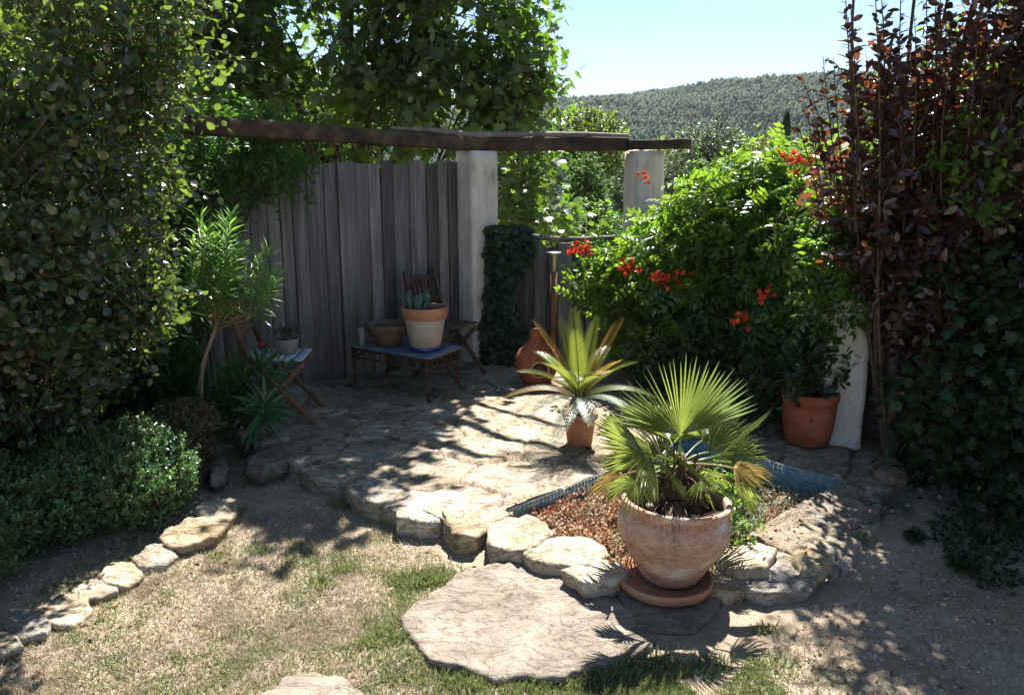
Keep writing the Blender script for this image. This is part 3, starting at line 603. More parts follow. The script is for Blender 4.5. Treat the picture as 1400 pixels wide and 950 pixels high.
# pergola beam over both pillars
def rough_beam(name, pts, w_, h_, m, label, cat='beam'):
    g = Geo(); v = []; f = []; n = len(pts); e = Vector(pts[0])
    for i, p in enumerate(pts):
        p = Vector(p); d = (Vector(pts[min(i+1, n-1)])-Vector(pts[max(0, i-1)])).normalized(); Y = Vector((0, 0, 1)).cross(d).normalized(); Z = d.cross(Y)
        for a, b_ in ((-1, -.8), (-.8, -1), (.8, -1), (1, -.8), (1, .8), (.7, 1), (-.7, 1), (-1, .8)):
            q_ = p+Y*a*w_/2+Z*b_*h_/2; k_ = noise.fractal(q_*7, .8, 2, 4)*.008; v.append(tuple(q_+Y*a*k_+Z*b_*k_-e))
    for i in range(n-1):
        for k in range(8): f.append((i*8+k, i*8+(k+1) % 8, (i+1)*8+(k+1) % 8, (i+1)*8+k))
    f.append(tuple(range(8))[::-1]); f.append(tuple((n-1)*8+k for k in range(8)))
    g.add(v, f); o = g.build(name, m, smooth=False); o.location = e; return tag(o, label, cat)
def line(a, b, n, sag=0): a, b = Vector(a), Vector(b); return [a.lerp(b, i/(n-1))+Vector((0, 0, -sag*4*(i/(n-1))*(1-i/(n-1)))) for i in range(n)]
bA = at(255, 170, y=5.0); bB = Vector((-.31, 6.98, 2.015)); bC = Vector((1.02, 7.12, 2.02))
rough_beam('pergola_beam', line(bA, bB, 24)+line(bB, bC, 14)[1:], .11, .115, M['beam'], 'long dark lichened pergola beam resting on both pillars')
rough_beam('pergola_beam', line(Vector((1.03, 7.1, 2.01)), at(945, 197, y=7.0), 10), .1, .085, M['beam'], 'short thinner beam end jutting out past the right pillar')
g = Geo(); lp = [at(540, 173, y=6.6), at(600, 172, y=6.8), at(680, 181, y=7.0), at(760, 183, y=7.0), at(820, 181, y=7.05), at(850, 187, y=7.1)]
lp = [bA.lerp(bB, .62)+Vector((.03, 0, .075)), bA.lerp(bB, .8)+Vector((-.02, 0, .085)), bA.lerp(bB, .97)+Vector((0, 0, .072)), bB.lerp(bC, .3)+Vector((0, .02, .078)), bB.lerp(bC, .7)+Vector((0, 0, .072)), bB.lerp(bC, 1)+Vector((0, 0, .07))]; e0 = lp[0].copy(); tube(g, [p-e0 for p in lp], [.012, .025, .03, .03, .034, .02], 8)
o = g.build('pergola_log', M['log']); o.location = e0; tag(o, 'pale peeling vine log lying on the long beam', 'log')
# low gate between the pillars with a pale pole on top
plank_fence('low_gate', (-.12, 7.1), (1.05, 7.25), .04, 1.14, 'low dark board gate between the two pillars', .11, 9)
g = Geo(); lp = [at(700, 315, y=6.95), at(730, 324, y=6.95), at(765, 327, y=6.98), at(800, 327, y=7.0), at(850, 324, y=7.0)]; e0 = lp[0].copy()
tube(g, [p-e0 for p in lp], [.022, .026, .024, .022, .02], 8); o = g.build('gate_pole', M['log']); o.location = e0; tag(o, 'sagging bleached pole lying along the low gate', 'pole')
plank_fence('board_fence', (1.34, 7.05), (2.25, 5.0), .0, 1.45, 'dark board fence hidden behind the trumpet vine', .13, 5)
plank_fence('board_fence', (2.17, 4.98), (4.4, 2.4), .0, 1.5, 'dark board fence behind the creeper at the right', .13, 6)
plank_fence('board_fence', (-3.6, 4.4), (-4.2, 1.6), .0, 1.86, 'board fence behind the smoke bush at the left', .13, 8)

# ------------------------------------------------------------------ foliage generators
def sample_blobs(blobs, n, shell, rng):
    B = np.array([list(c)+list(r) for c, r in blobs], dtype=float); wt = (B[:, 3]*B[:, 4]*B[:, 5])**(2/3); wt /= wt.sum()
    k = rng.choice(len(B), n, p=wt); d = nrm(rng.normal(size=(n, 3)))
    r = (shell**3+(1-shell**3)*rng.random(n))**(1/3)
    lump = 1+.18*np.sin(d[:, 0]*7+k)*np.cos(d[:, 1]*6+2*k)*np.sin(d[:, 2]*8)
    return B[k, :3]+d*(r*lump)[:, None]*B[k, 3:], d, k
def shrub(gl, gs, blobs, ntw, L_, nl, size, T=LEAF, up=.4, droop=.1, shell=.55, flat=.6, seed=1, spread=.8, twr=.0025, cut=None, zmin=None, petiole=0.0, clump=0):
    rng = np.random.default_rng(seed)
    pos, d, k = sample_blobs(blobs, ntw, shell, rng)
    if cut is not None:
        ok = cut(pos); pos, d = pos[ok], d[ok]
    if clump:
        f_ = np.sin(pos[:, 0]*clump+seed)*np.sin(pos[:, 1]*clump*1.1+2)+np.sin(pos[:, 2]*clump*1.3+pos[:, 0]*clump*.5)*np.sin(pos[:, 1]*clump*.7-1.3)
        ok = f_+rng.normal(size=len(pos))*.25 > -.12; pos, d = pos[ok], d[ok]
    if zmin is not None: ok = pos[:, 2] > zmin; pos, d = pos[ok], d[ok]
    n = len(pos); dr = nrm(d+np.array([0, 0, up])+rng.normal(size=(n, 3))*.35)
    LL = L_*(.6+.8*rng.random(n)); base = pos-dr*LL[:, None]*.6
    side0 = nrm(np.cross(dr, rand_dirs(n, rng))); side1 = np.cross(dr, side0)
    ang0 = rng.random(n)*6.28
    prev = base
    for i in range(nl):
        t = (i+.7)/nl; p = base+dr*(LL*t)[:, None]; p[:, 2] -= droop*LL*t*t
        tubes(gs, prev, p, twr*(1.1-t*.6), twr*(1-t*.6)); prev = p
        a = ang0+i*2.4; s = side0*np.cos(a)[:, None]+side1*np.sin(a)[:, None]
        X = nrm(s*spread+dr*.6+rng.normal(size=(n, 3))*.2+np.array([0, 0, -droop]))
        Z = nrm(np.array([0, 0, 1.0])*flat+rng.normal(size=(n, 3))*.5+d*.35)
        instance(gl, T, p+X*petiole, X, Z, size*(.65+.6*rng.random(n))*(1-.25*t))
def limbs(gs, root, blobs, n, r0, seed=0, r1=.006, up=.5):
    rnd = random.Random(seed); root = Vector(root)
    for i in range(n):
        c, r = blobs[i % len(blobs)]
        e = Vector(c)+Vector([rnd.uniform(-.65, .65)*r[j] for j in range(3)])
        d = e-root; m_ = root+d*.45+Vector((rnd.uniform(-.15, .15)*d.length, rnd.uniform(-.15, .15)*d.length, up*.3*d.length))
        pts = bezier(root+Vector((rnd.uniform(-.5, .5)*r0, rnd.uniform(-.5, .5)*r0, 0)), m_, e, 9); rad = [r0*(1-t/8)**1.2*.75+r1 for t in range(9)]
        tube(gs, pts, rad, 6, False)
        for _ in range(3):
            k = rnd.randint(3, 7); q_ = pts[k]+Vector([rnd.uniform(-.4, .4)*r[j] for j in range(3)]); tube(gs, bezier(pts[k], (pts[k]+q_)/2+Vector((0, 0, .05)), q_, 5), [rad[k]*.6, rad[k]*.5, rad[k]*.4, rad[k]*.3, r1*.5], 5, False)
def plant(name, label, cat, root, blobs, m, args, nl=12, r0=.03, wood=None, group=None, seed=3, leafname='foliage', stemname='stems', trunk=None):
    e = empty(name, root, label, cat, group); gl, gs = Geo(), Geo()
    for a in (args if isinstance(args, list) else [args]): 
        a = dict(a); bb = a.pop('blobs', blobs); shrub(gl, gs, bb, seed=a.pop('seed', seed), **a)
    limbs(gs, root, blobs, nl, r0, seed)
    if trunk:
        for pts, rad in trunk: tube(gs, pts, rad, 9, False)
    lo = gl.build(leafname, m, None, loc=root, smooth=False); lo.location = (0, 0, 0); lo.parent = e
    s = gs.build(stemname, wood or M['twig'], None, loc=root); s.location = (0, 0, 0); s.parent = e
    return e

# fig behind the fence
figb = [((-1.9, 8.0, 3.4), (1.5, 1.0, 1.3)), ((-3.4, 7.4, 3.6), (1.4, 1.2, 1.6)), ((-.55, 8.0, 3.5), (.95, .9, 1.15)), ((-.1, 7.9, 2.6), (.42, .5, .5)), ((-.9, 7.8, 2.5), (.9, .6, .6)), ((-1.9, 7.7, 4.7), (1.5, 1.0, .9)), ((-2.9, 7.2, 2.7), (.8, .6, .8)), ((-.6, 7.6, 4.6), (.8, .9, .8)), ((.18, 8.3, 2.7), (.28, .4, .5)), ((-.5, 6.9, 4.25), (.6, .9, .5))]
tr = [([(-1.6, 8.6, -.5), (-1.62, 8.4, 1), (-1.5, 8.2, 2.2), (-1.62, 8.1, 3.1), (-1.5, 8.0, 4)], [.12, .1, .085, .07, .04]),
      ([(-1.55, 8.4, 1.2), (-1.15, 8.3, 2.0), (-1.0, 8.1, 2.7), (-.8, 8, 3.2), (-.5, 8, 3.8)], [.08, .08, .075, .055, .03]),
      ([(-1.0, 8.1, 2.7), (-1.3, 8.0, 3.2), (-1.4, 7.9, 3.8)], [.05, .045, .02]),
      ([(-1.15, 8.3, 2.0), (-.5, 8.2, 2.2), (-.05, 8.0, 2.6), (.25, 7.8, 2.9)], [.05, .035, .025, .012]),
      ([(-.5, 8.2, 2.1), (0, 7.9, 2.25), (.3, 7.6, 2.5)], [.03, .02, .01]),
      ([(-1.5, 8.0, 4), (-.7, 7.95, 3.85), (-.16, 7.66, 3.72), (.25, 7.3, 3.7), (.5, 7.05, 3.74), (.74, 6.85, 3.7), (1.0, 6.7, 3.75)], [.06, .055, .05, .042, .036, .03, .015]),
      ([(-.7, 7.95, 3.85), (-.3, 8.05, 3.75), (.12, 7.95, 3.72), (.45, 7.62, 3.7), (.78, 7.37, 3.74), (1.05, 7.3, 3.8)], [.045, .042, .038, .032, .028, .012]),
      ([(-.7, 7.6, 3.8), (-.13, 7.16, 3.72), (.1, 6.9, 3.7), (.33, 6.68, 3.72), (.5, 6.72, 3.8)], [.05, .045, .04, .035, .015]),
      ([(-1.5, 8.0, 4), (-1.1, 7.8, 3.9), (-.7, 7.6, 3.8)], [.06, .055, .05])]
plant('fig_tree', 'big dark fig tree overhanging the board fence', 'tree', (-1.6, 8.6, -.4), figb, M['fig'],
      dict(ntw=1950, L_=.5, nl=7, size=.17, T=FIG, shell=.45, up=.3, droop=.25, twr=.006, petiole=.05), 26, .05, M['bark'], leafname='crown', stemname='trunk', trunk=tr)
fb2 = [((.12, 8.4, 1.75), (.42, .5, .5)), ((.35, 8.8, 1.35), (.4, .5, .3)), ((.0, 8.2, 1.3), (.3, .4, .3))]
plant('fig_sapling', 'lower fig growth with pale branches between the pillars', 'tree', (0, 8.6, -.4), fb2, M['fig'],
      dict(ntw=130, L_=.4, nl=6, size=.16, T=FIG, shell=.2, up=.4, droop=.2, twr=.006, petiole=.04), 8, .03, M['palebark'], leafname='crown', stemname='trunk')
# smoke bush at the left
cb = [((-2.35, 3.75, 2.35), (.85, .75, .75)), ((-1.75, 3.85, 2.45), (.42, .45, .5)), ((-2.5, 3.6, 1.6), (.8, .7, .7)), ((-2.05, 3.9, 1.75), (.45, .45, .5)), ((-2.6, 3.8, 1.0), (.75, .6, .6)), ((-3.3, 3.2, 1.8), (.7, .8, 1.3)), ((-2.15, 4.1, 1.15), (.35, .35, .4)), ((-1.85, 3.9, 1.2), (.18, .22, .3))]
plant('smoke_bush', 'large smoke bush with rounded olive leaves at the left', 'bush', (-2.6, 4.0, 0), cb, M['cotinus'],
      [dict(ntw=3400, L_=.3, nl=8, size=.058, T=ROUND, clump=9, shell=.5, up=.6, droop=.1, petiole=.025, twr=.0028, flat=.35), dict(ntw=3800, L_=.28, nl=8, size=.048, T=OVAL, clump=13, shell=.35, up=.5, droop=.15, petiole=.02, twr=.0025, flat=.2, seed=5)], 22, .03, M['bark'])
# creeper on the left of the fence
jb = [((-2.0, 5.65, 1.95), (.45, .3, .32)), ((-2.35, 5.4, 1.6), (.4, .3, .45)), ((-1.75, 5.95, 1.85), (.25, .15, .2)), ((-2.5, 5.3, 1.0), (.4, .3, .6)), ((-1.95, 5.8, 2.15), (.45, .25, .2))]
plant('climbing_creeper', 'bright green feathery creeper spilling over the fence left end', 'climber', (-2.5, 5.5, 0), jb, M['jasmine'],
      dict(ntw=650, L_=.25, nl=5, size=.15, T=JASM, shell=.4, up=-.1, droop=.5), 14, .015)
db = [((-2.9, 4.9, .9), (.7, .5, .9)), ((-2.45, 4.75, .5), (.35, .3, .5)), ((-3.1, 4.1, .6), (.6, .7, .6)), ((-2.4, 5.2, 1.3), (.35, .25, .5))]
plant('laurel_bush', 'dark leafy bush filling the shade below the smoke bush', 'bush', (-2.8, 4.6, 0), db, M['dark'],
      dict(ntw=900, L_=.28, nl=7, size=.09, shell=.4), 14, .02)
# small conifer
e = empty('dwarf_conifer', (-2.28, 5.0, 0), 'feathery bright green dwarf conifer in the left bed', 'conifer'); gl, gs = Geo(), Geo(); rng = np.random.default_rng(5); n = 5200
t = rng.random(n); a = rng.random(n)*6.28; rr = .24*np.sqrt(rng.random(n))*(1-np.abs(t*1.25-.35)**1.8)
pos = np.stack([rr*np.cos(a), rr*np.sin(a), .12+t*.82], -1); X = nrm(np.stack([np.cos(a)*.5, np.sin(a)*.5, np.full(n, 1.2)], -1)+rng.normal(size=(n, 3))*.2)
instance(gl, leaf_t(.28, ((0, 0), (.5, 1), (1, 0))), pos, X, rand_dirs(n), .05+.04*rng.random(n)); gl.build('foliage', M['conifer'], e, smooth=False)
tube(gs, [(0, 0, 0), (0, 0, .7)], [.02, .005]); gs.build('stems', M['bark'], e)
# oleander: upright stem with head, and lower clump
e = empty('oleander', (-1.83, 4.55, 0), 'pale sunlit oleander head on bare upright stems', 'bush'); gl, gs = Geo(), Geo(); o0 = Vector((-1.83, 4.55, 0))
rng = np.random.default_rng(12)
def whorls(tips, nper, size, spreadz=.5, L_=.3, T=NARROW):
    for (b_, d_) in tips:
        d_ = np.array(d_)/np.linalg.norm(d_)
        for i in range(nper):
            t = i/nper; p = np.array(b_)+d_*L_*t; a = rng.random(3)*6.28+i*1.1
            a = i*.9+np.array([0, 2.09, 4.19]); s0 = np.cross(d_, [.3, .9, .1]); s0 /= np.linalg.norm(s0); s1 = np.cross(d_, s0)
            s = np.cos(a)[:, None]*s0+np.sin(a)[:, None]*s1
            X = nrm(s*(1.0-.5*t)+d_*(spreadz+.6*t)+rng.normal(size=(3, 3))*.12)
            instance(gl, T, np.repeat(p[None], 3, 0)+X*.003, X, np.tile(d_, (3, 1)), size*(.8+.4*rng.random(3))*(1-.3*t))
tips = []
for i in range(26):
    q_ = at(random.uniform(272, 350), random.uniform(345, 440), y=4.55+random.uniform(-.15, .15))-o0
    st_ = at(296, 450, y=4.55)-o0; d_ = (q_-st_).normalized(); d_ = (d_+Vector((.15, 0, .9))).normalized()
    tips.append((tuple(q_), tuple(d_))); tube(gs, bezier(st_, (st_+q_)/2, q_, 5), [.007, .006, .005, .004, .003], 5, False)
    tube(gs, [q_, q_+d_*.2], [.003, .002], 4, False)
whorls(tips, 11, .13, .45, .24)
tube(gs, [at(262, 560, y=4.55)-o0-Vector((0, 0, .3)), at(274, 520, y=4.55)-o0, at(283, 480, y=4.55)-o0, at(296, 448, y=4.55)-o0], [.018, .015, .012, .009], 7, False)
tube(gs, [at(270, 560, y=4.58)-o0-Vector((0, 0, .3)), at(276, 500, y=4.5)-o0, at(300, 430, y=4.5)-o0], [.013, .01, .006], 7, False)
gl.build('foliage', M['oleander'], e, smooth=False); gs.build('stems', M['palebark'], e)
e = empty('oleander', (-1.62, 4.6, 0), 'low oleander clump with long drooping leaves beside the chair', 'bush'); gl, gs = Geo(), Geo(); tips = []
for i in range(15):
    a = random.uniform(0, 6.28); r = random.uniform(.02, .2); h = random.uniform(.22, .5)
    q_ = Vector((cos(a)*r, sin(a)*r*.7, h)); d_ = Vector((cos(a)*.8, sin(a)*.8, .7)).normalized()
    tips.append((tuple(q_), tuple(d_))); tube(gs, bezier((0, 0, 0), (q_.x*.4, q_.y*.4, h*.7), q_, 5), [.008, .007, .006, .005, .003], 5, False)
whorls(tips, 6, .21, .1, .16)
M['ol2'] = leafmat('shade_tinted_oleander_leaf', [(.02, .07, .02), (.035, .1, .03)], (.15, .4, .05), .3, .35, .5)  # oleander leaf again in darker greens, shade put into the colour
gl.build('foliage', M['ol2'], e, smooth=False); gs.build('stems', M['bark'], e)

# box hedge and brown ball
def box_bush(name, label, root, blobs, m, n, size, cat='bush', seed=1, group=None, twigs=0, up=.5):
    e = empty(name, root, label, cat, group); gl, gs = Geo(), Geo(); rng = np.random.default_rng(seed)
    pos, d, k = sample_blobs(blobs, n, .8, rng); ok = pos[:, 2] > .03; pos, d = pos[ok], d[ok]
    # short twigs with opposite leaves
    dr = nrm(d+np.array([0, 0, up])+rng.normal(size=pos.shape)*.4)
    for i in range(5):
        p = pos+dr*(i*size*.55)-dr*size; sd = nrm(np.cross(dr, rand_dirs(len(p), rng)))
        for s in (-1, 1): instance(gl, LEAF, p, nrm(sd*s+dr*.7+rng.normal(size=p.shape)*.2), nrm(dr+d*.3), size*(.75+.5*rng.random(len(p))))
    tubes(gs, pos-dr*.08, pos+dr*size*1.5, .0014, .0008)
    for c, r in blobs:
        for _ in range(int(16+twigs)):
            q_ = Vector([c[j]+random.uniform(-.75, .75)*r[j] for j in range(3)]); q0 = Vector((c[0]+random.uniform(-.25, .25)*r[0], c[1]+random.uniform(-.25, .25)*r[1], 0))
            tube(gs, bezier(q0, (q0+q_)/2+Vector((random.uniform(-.03, .03), 0, .02)), q_, 5), [.006, .005, .004, .003, .002], 4, False)
    lo = gl.build('foliage', m, loc=root, smooth=False); lo.parent = e; lo.location = (0, 0, 0)
    s = gs.build('stems', M['palebark'], loc=root); s.parent = e; s.location = (0, 0, 0)
    return e
box_bush('box_shrub', 'sunlit clipped blue green box dome nearest the path', (-1.95, 3.75, 0), [((-1.93, 3.72, .25), (.31, .31, .27)), ((-2.16, 3.62, .22), (.26, .32, .25))], M['box'], 4200, .019, seed=3)
box_bush('box_shrub', 'shaded clipped box mound behind the left border stones', (-2.3, 3.3, 0), [((-2.38, 3.35, .22), (.3, .35, .24)), ((-2.35, 2.95, .18), (.25, .3, .22)), ((-2.65, 3.1, .2), (.35, .5, .28))], M['box'], 3600, .019, seed=4)
box_bush('box_shrub', 'sparse browning box ball with bare twigs showing', (-1.87, 4.25, 0), [((-1.87, 4.22, .36), (.19, .19, .13)), ((-1.80, 4.2, .22), (.13, .13, .12))], M['boxbrown'], 1100, .018, seed=5, twigs=70)

# ivy on the left pillar
e = empty('ivy', (-.1, 6.9, .05), 'dense dark ivy climbing the right side of the left pillar', 'climber'); gl, gs = Geo(), Geo(); rng = np.random.default_rng(8); n = 4200
wz = rng.random(n); x = -.12+rng.random(n)*.42*(.75+.25*np.sin(wz*9))-.05*(wz < .4)
pos = np.stack([x, -.12+.16*rng.random(n)-.02*np.sin(x*20), wz*1.28], -1); X = nrm(np.stack([rng.normal(size=n)*.6, np.full(n, -.5), np.full(n, -.8)], -1)+rng.normal(size=(n, 3))*.3)
instance(gl, IVY, pos, X, nrm(np.array([0, -1, .3])+rng.normal(size=(n, 3))*.3), .045+.035*rng.random(n)); gl.build('foliage', M['ivy'], e, smooth=False)
for i in range(7): tube(gs, [(-.1+i*.05, 0, 0), (-.08+i*.05, .02, .6), (-.12+i*.06, .02, 1.2)], [.008, .006, .003], 5)
gs.build('stems', M['bark'], e)

# trumpet vine mass
vb = [((1.75, 5.75, 1.45), (.62, .5, .45)), ((1.3, 6.1, 1.15), (.42, .45, .42)), ((2.2, 5.2, 1.35), (.5, .5, .5)), ((1.05, 6.35, .8), (.3, .4, .4)), ((1.6, 5.8, .75), (.55, .45, .55)), ((2.0, 5.25, .7), (.4, .35, .5)), ((.8, 6.45, .95), (.25, .3, .22)), ((2.55, 4.9, 1.55), (.4, .4, .4)), ((1.95, 5.7, 1.72), (.5, .4, .22)), ((1.66, 6.3, 1.5), (.3, .3, .25)), ((2.12, 4.85, 1.25), (.32, .28, .35)), ((2.0, 4.68, .98), (.2, .12, .2))]
ev = plant('trumpet_vine', 'sunlit trumpet vine mass with red flowers beside the right pillar', 'climber', (1.7, 5.9, 0), vb, M['vine'],
      dict(ntw=2600, L_=.3, nl=3, size=.2, T=PINN, shell=.55, up=.35, droop=.3, twr=.003, spread=.9), 22, .02, M['twig'], seed=14)
def flower_cluster(p, n=9, s=.03):
    g = Geo()
    for i in range(n):
        d_ = Vector((random.uniform(-1, 1), random.uniform(-1.2, .1), random.uniform(-.2, .9))).normalized(); b_ = Vector(p)+Vector([random.uniform(-1, 1)*s*1.1 for _ in range(3)])
        tube(g, [b_, b_+d_*s*.6, b_+d_*s*1.3], [s*.06, s*.13, s*.22], 6, False)
        T = np.array(b_+d_*s*1.3); a = np.arange(5)*1.257+random.random(); s0 = d_.cross(Vector((.2, .3, .9))).normalized(); s1 = d_.cross(s0)
        X = np.array([list(s0*cos(x)+s1*sin(x)+d_*.5) for x in a]); instance(g, leaf_t(.75), np.tile(T, (5, 1)), X, np.tile(np.array(d_), (5, 1)), np.full(5, s*.6))
    o = g.build('flower_cluster', M['flower'], None, loc=ev.location); o.location = (0, 0, 0); o.parent = ev
for x, y, d_, k, s in [(792, 345, 6.15, 12, .045), (860, 367, 5.75, 10, .04), (905, 382, 5.6, 12, .04), (922, 385, 5.6, 9, .04), (1045, 402, 4.95, 9, .035), (1010, 440, 5.0, 8, .035), (873, 245, 5.95, 5, .035), (1078, 222, 5.0, 8, .04), (1100, 232, 4.9, 7, .04), (938, 370, 5.5, 5, .03)]:
    flower_cluster(at(x, y, y=d_), k, s)
# purple leaved plum with upright shoots
pb = [((2.25, 4.45, 1.7), (.55, .45, .6)), ((2.65, 4.3, 2.4), (.45, .4, .4)), ((2.05, 4.45, 2.15), (.25, .3, .3)), ((2.5, 4.35, 1.05), (.4, .35, .45)), ((2.8, 4.2, 1.7), (.5, .4, .7)), ((2.5, 4.3, .65), (.25, .2, .35)), ((2.28, 4.45, 1.35), (.32, .3, .4)), ((2.42, 4.35, .85), (.3, .2, .4)), ((2.6, 4.3, 3.3), (.55, .5, .5)), ((2.95, 4.1, 2.7), (.35, .4, .5)), ((2.3, 4.5, 3.6), (.4, .4, .3)), ((1.95, 4.9, 3.5), (.45, .5, .42)), ((2.25, 4.5, 3.2), (.35, .4, .28)), ((2.9, 4.5, 3.9), (.7, .5, .5))]  # crown masses above the view are added to shade the soil
gx_ = []
for i in range(26):
    xp = random.uniform(1085, 1390); yb = random.uniform(230, 330); yt = random.uniform(-110, 60) if xp > 1140 else random.uniform(40, 110)+(1140-xp)*1.2
    d_ = random.uniform(4.1, 4.5); a_, c_ = at(1230+(xp-1230)*.75, yb, y=d_), at(xp, yt, y=d_)
    gx_.append((a_, c_))
e = plant('purple_plum', 'purple leaved plum with tall upright shoots at the right', 'tree', (2.25, 4.4, 0), pb, M['plum'],
      dict(ntw=2050, L_=.32, nl=8, size=.078, shell=.3, up=.7, droop=.05, petiole=.014, twr=.0025), 18, .013, M['bark'], seed=17, leafname='crown', stemname='trunk',
      trunk=[([(2.25, 4.4, 0), (2.2, 4.4, .8), (2.3, 4.4, 1.6), (2.4, 4.35, 2.6)], [.035, .03, .025, .012]), ([(2.5, 4.3, 0), (2.6, 4.3, 1), (2.6, 4.3, 2.3)], [.03, .025, .012]), ([(2.9, 4.2, 0), (2.9, 4.2, 1.2), (2.95, 4.1, 2.3)], [.03, .025, .012])])
gl, gs = Geo(), Geo(); rng = np.random.default_rng(77); r_ = np.array((2.25, 4.4, 0))
for a_, c_ in gx_:
    pts = bezier(a_, (a_+c_)/2+Vector((random.uniform(-.06, .06), 0, 0)), c_, 8); tube(gs, [p-Vector(r_) for p in pts], [.006-.0006*i for i in range(8)], 5, False)
    n_ = int((c_-a_).length/.028); tt = np.linspace(.05, 1, n_); P_ = np.array([list(pts[min(6, int(t*7))].lerp(pts[min(7, int(t*7)+1)], t*7-int(t*7))) for t in tt])-r_
    an = np.arange(n_)*2.4; X = nrm(np.stack([np.cos(an), np.sin(an), np.full(n_, .45)], -1)+rng.normal(size=(n_, 3))*.25)
    instance(gl, LEAF, P_, X, nrm(np.array([0, 0, 1])+rng.normal(size=(n_, 3))*.5), .085*(.7+.5*rng.random(n_))*(1-.4*tt))
gl.build('shoot_leaves', M['plum'], e, smooth=False); gs.build('shoots', M['twig'], e)
# green shrub on the right edge and the dark creeper below
rb = [((2.75, 4.75, 2.1), (.5, .3, .5)), ((2.3, 4.9, 1.95), (.35, .25, .35)), ((2.45, 4.15, 1.75), (.25, .2, .3)), ((2.9, 3.95, 1.9), (.3, .25, .4)), ((3.05, 4.2, 2.2), (.45, .5, .7)), ((3.15, 4.0, 1.4), (.4, .5, .6)), ((3.3, 4.5, 2.9), (.6, .5, .6))]
plant('hazel_bush', 'bright green leafy bush at the right edge behind the plum', 'bush', (3.1, 4.3, 0), rb, M['green'], dict(ntw=1500, L_=.3, nl=7, size=.075, shell=.4, up=.4), 12, .02)
kb = [((2.5, 4.2, .5), (.35, .28, .5)), ((2.8, 3.95, .55), (.35, .35, .55)), ((3.05, 3.6, .5), (.35, .45, .55)), ((2.75, 4.2, 1.15), (.5, .3, .4)), ((2.7, 3.75, .22), (.25, .25, .2)), ((3.2, 3.4, 1.1), (.4, .5, .5))]
plant('virginia_creeper', 'dark green creeper tumbling to the ground at lower right', 'climber', (2.75, 4.1, 0), kb, M['dark'], dict(ntw=1700, L_=.25, nl=6, size=.075, T=IVY, shell=.5, up=0, droop=.4, zmin=.03, petiole=.02), 16, .012)
wb = [((1.55, 5.45, .45), (.5, .3, .4)), ((2.15, 5.0, .95), (.35, .3, .3)), ((1.25, 5.9, .4), (.35, .3, .35)), ((1.95, 4.95, .6), (.2, .15, .2)), ((1.6, 4.85, .42), (.18, .14, .26)), ((1.72, 4.55, .5), (.14, .1, .16))]
plant('ground_shrub', 'dark shaded undergrowth at the foot of the trumpet vine', 'bush', (1.6, 5.5, 0), wb, M['dark'], dict(ntw=800, L_=.22, nl=6, size=.07, shell=.4, zmin=.1), 12, .012)

# ------------------------------------------------------------------ pots
def pot(name, loc, prof, m, label, cat='pot', soil=None, n=56, wob=.02, seed=0, saucer=None, part='body'):
    e = empty(name, loc, label, cat); g = Geo(); lathe(g, prof, (0, 0, 0), n, wob, seed); g.build(part, m, e)
    if soil:
        g = Geo(); r, z = soil; vs_ = [(0, 0, z+.008)]; K = 24
        for j in range(1, 7):
            for k in range(K): a = 2*pi*k/K; rr = r*j/6; vs_.append((rr*cos(a), rr*sin(a), z+.012*noise.noise(Vector((rr*cos(a)*20, rr*sin(a)*20, seed)))))
        fs_ = [(0, 1+k, 1+(k+1) % K) for k in range(K)]+[(1+(j-1)*K+k, 1+j*K+k, 1+j*K+(k+1) % K, 1+(j-1)*K+(k+1) % K) for j in range(1, 6) for k in range(K)]
        g.add(vs_, fs_); g.build('soil', M['soil'], e)
    return e
PC = Vector((.655, 3.03, .0)); 
sau = Geo(); lathe(sau, [(.165, 0), (.19, .002), (.2, .034), (.199, .044), (.188, .044), (.183, .02), (.05, .014), (.0001, .014)], (0, 0, 0), 64, .01)
o = sau.build('saucer', M['terracotta']); o.location = PC+Vector((-.012, -.02, .045)); tag(o, 'round terracotta saucer under the big palm pot', 'saucer')
bigprof = [(.112, 0), (.122, .004), (.135, .03), (.17, .09), (.208, .15), (.232, .205), (.236, .245), (.228, .28), (.216, .303), (.214, .312), (.224, .322), (.228, .333), (.226, .345), (.218, .35), (.207, .348), (.2, .335), (.198, .31), (.2, .28)]
POTZ = .064
big = pot('palm_pot', PC+Vector((.012, .01, POTZ)), bigprof, M['oldpot'], 'big bellied weathered terracotta pot holding the fan palm', 'pot', (.205, .3), 72, .015, 2)
big.rotation_euler = (R(-1.5), R(2.5), 0)
for i in range(12):
    g = Geo()
    a = random.uniform(0, 6.28); r = random.uniform(.05, .18); s = random.uniform(.01, .026)
    v_ = []; lathe(g, [(s*.01, -s*.5), (s*.8, -s*.3), (s, 0), (s*.7, s*.4), (s*.01, s*.55)], (r*cos(a), r*sin(a), .312), 7, .5, i); g.build('pebble', M['pebble'], big)
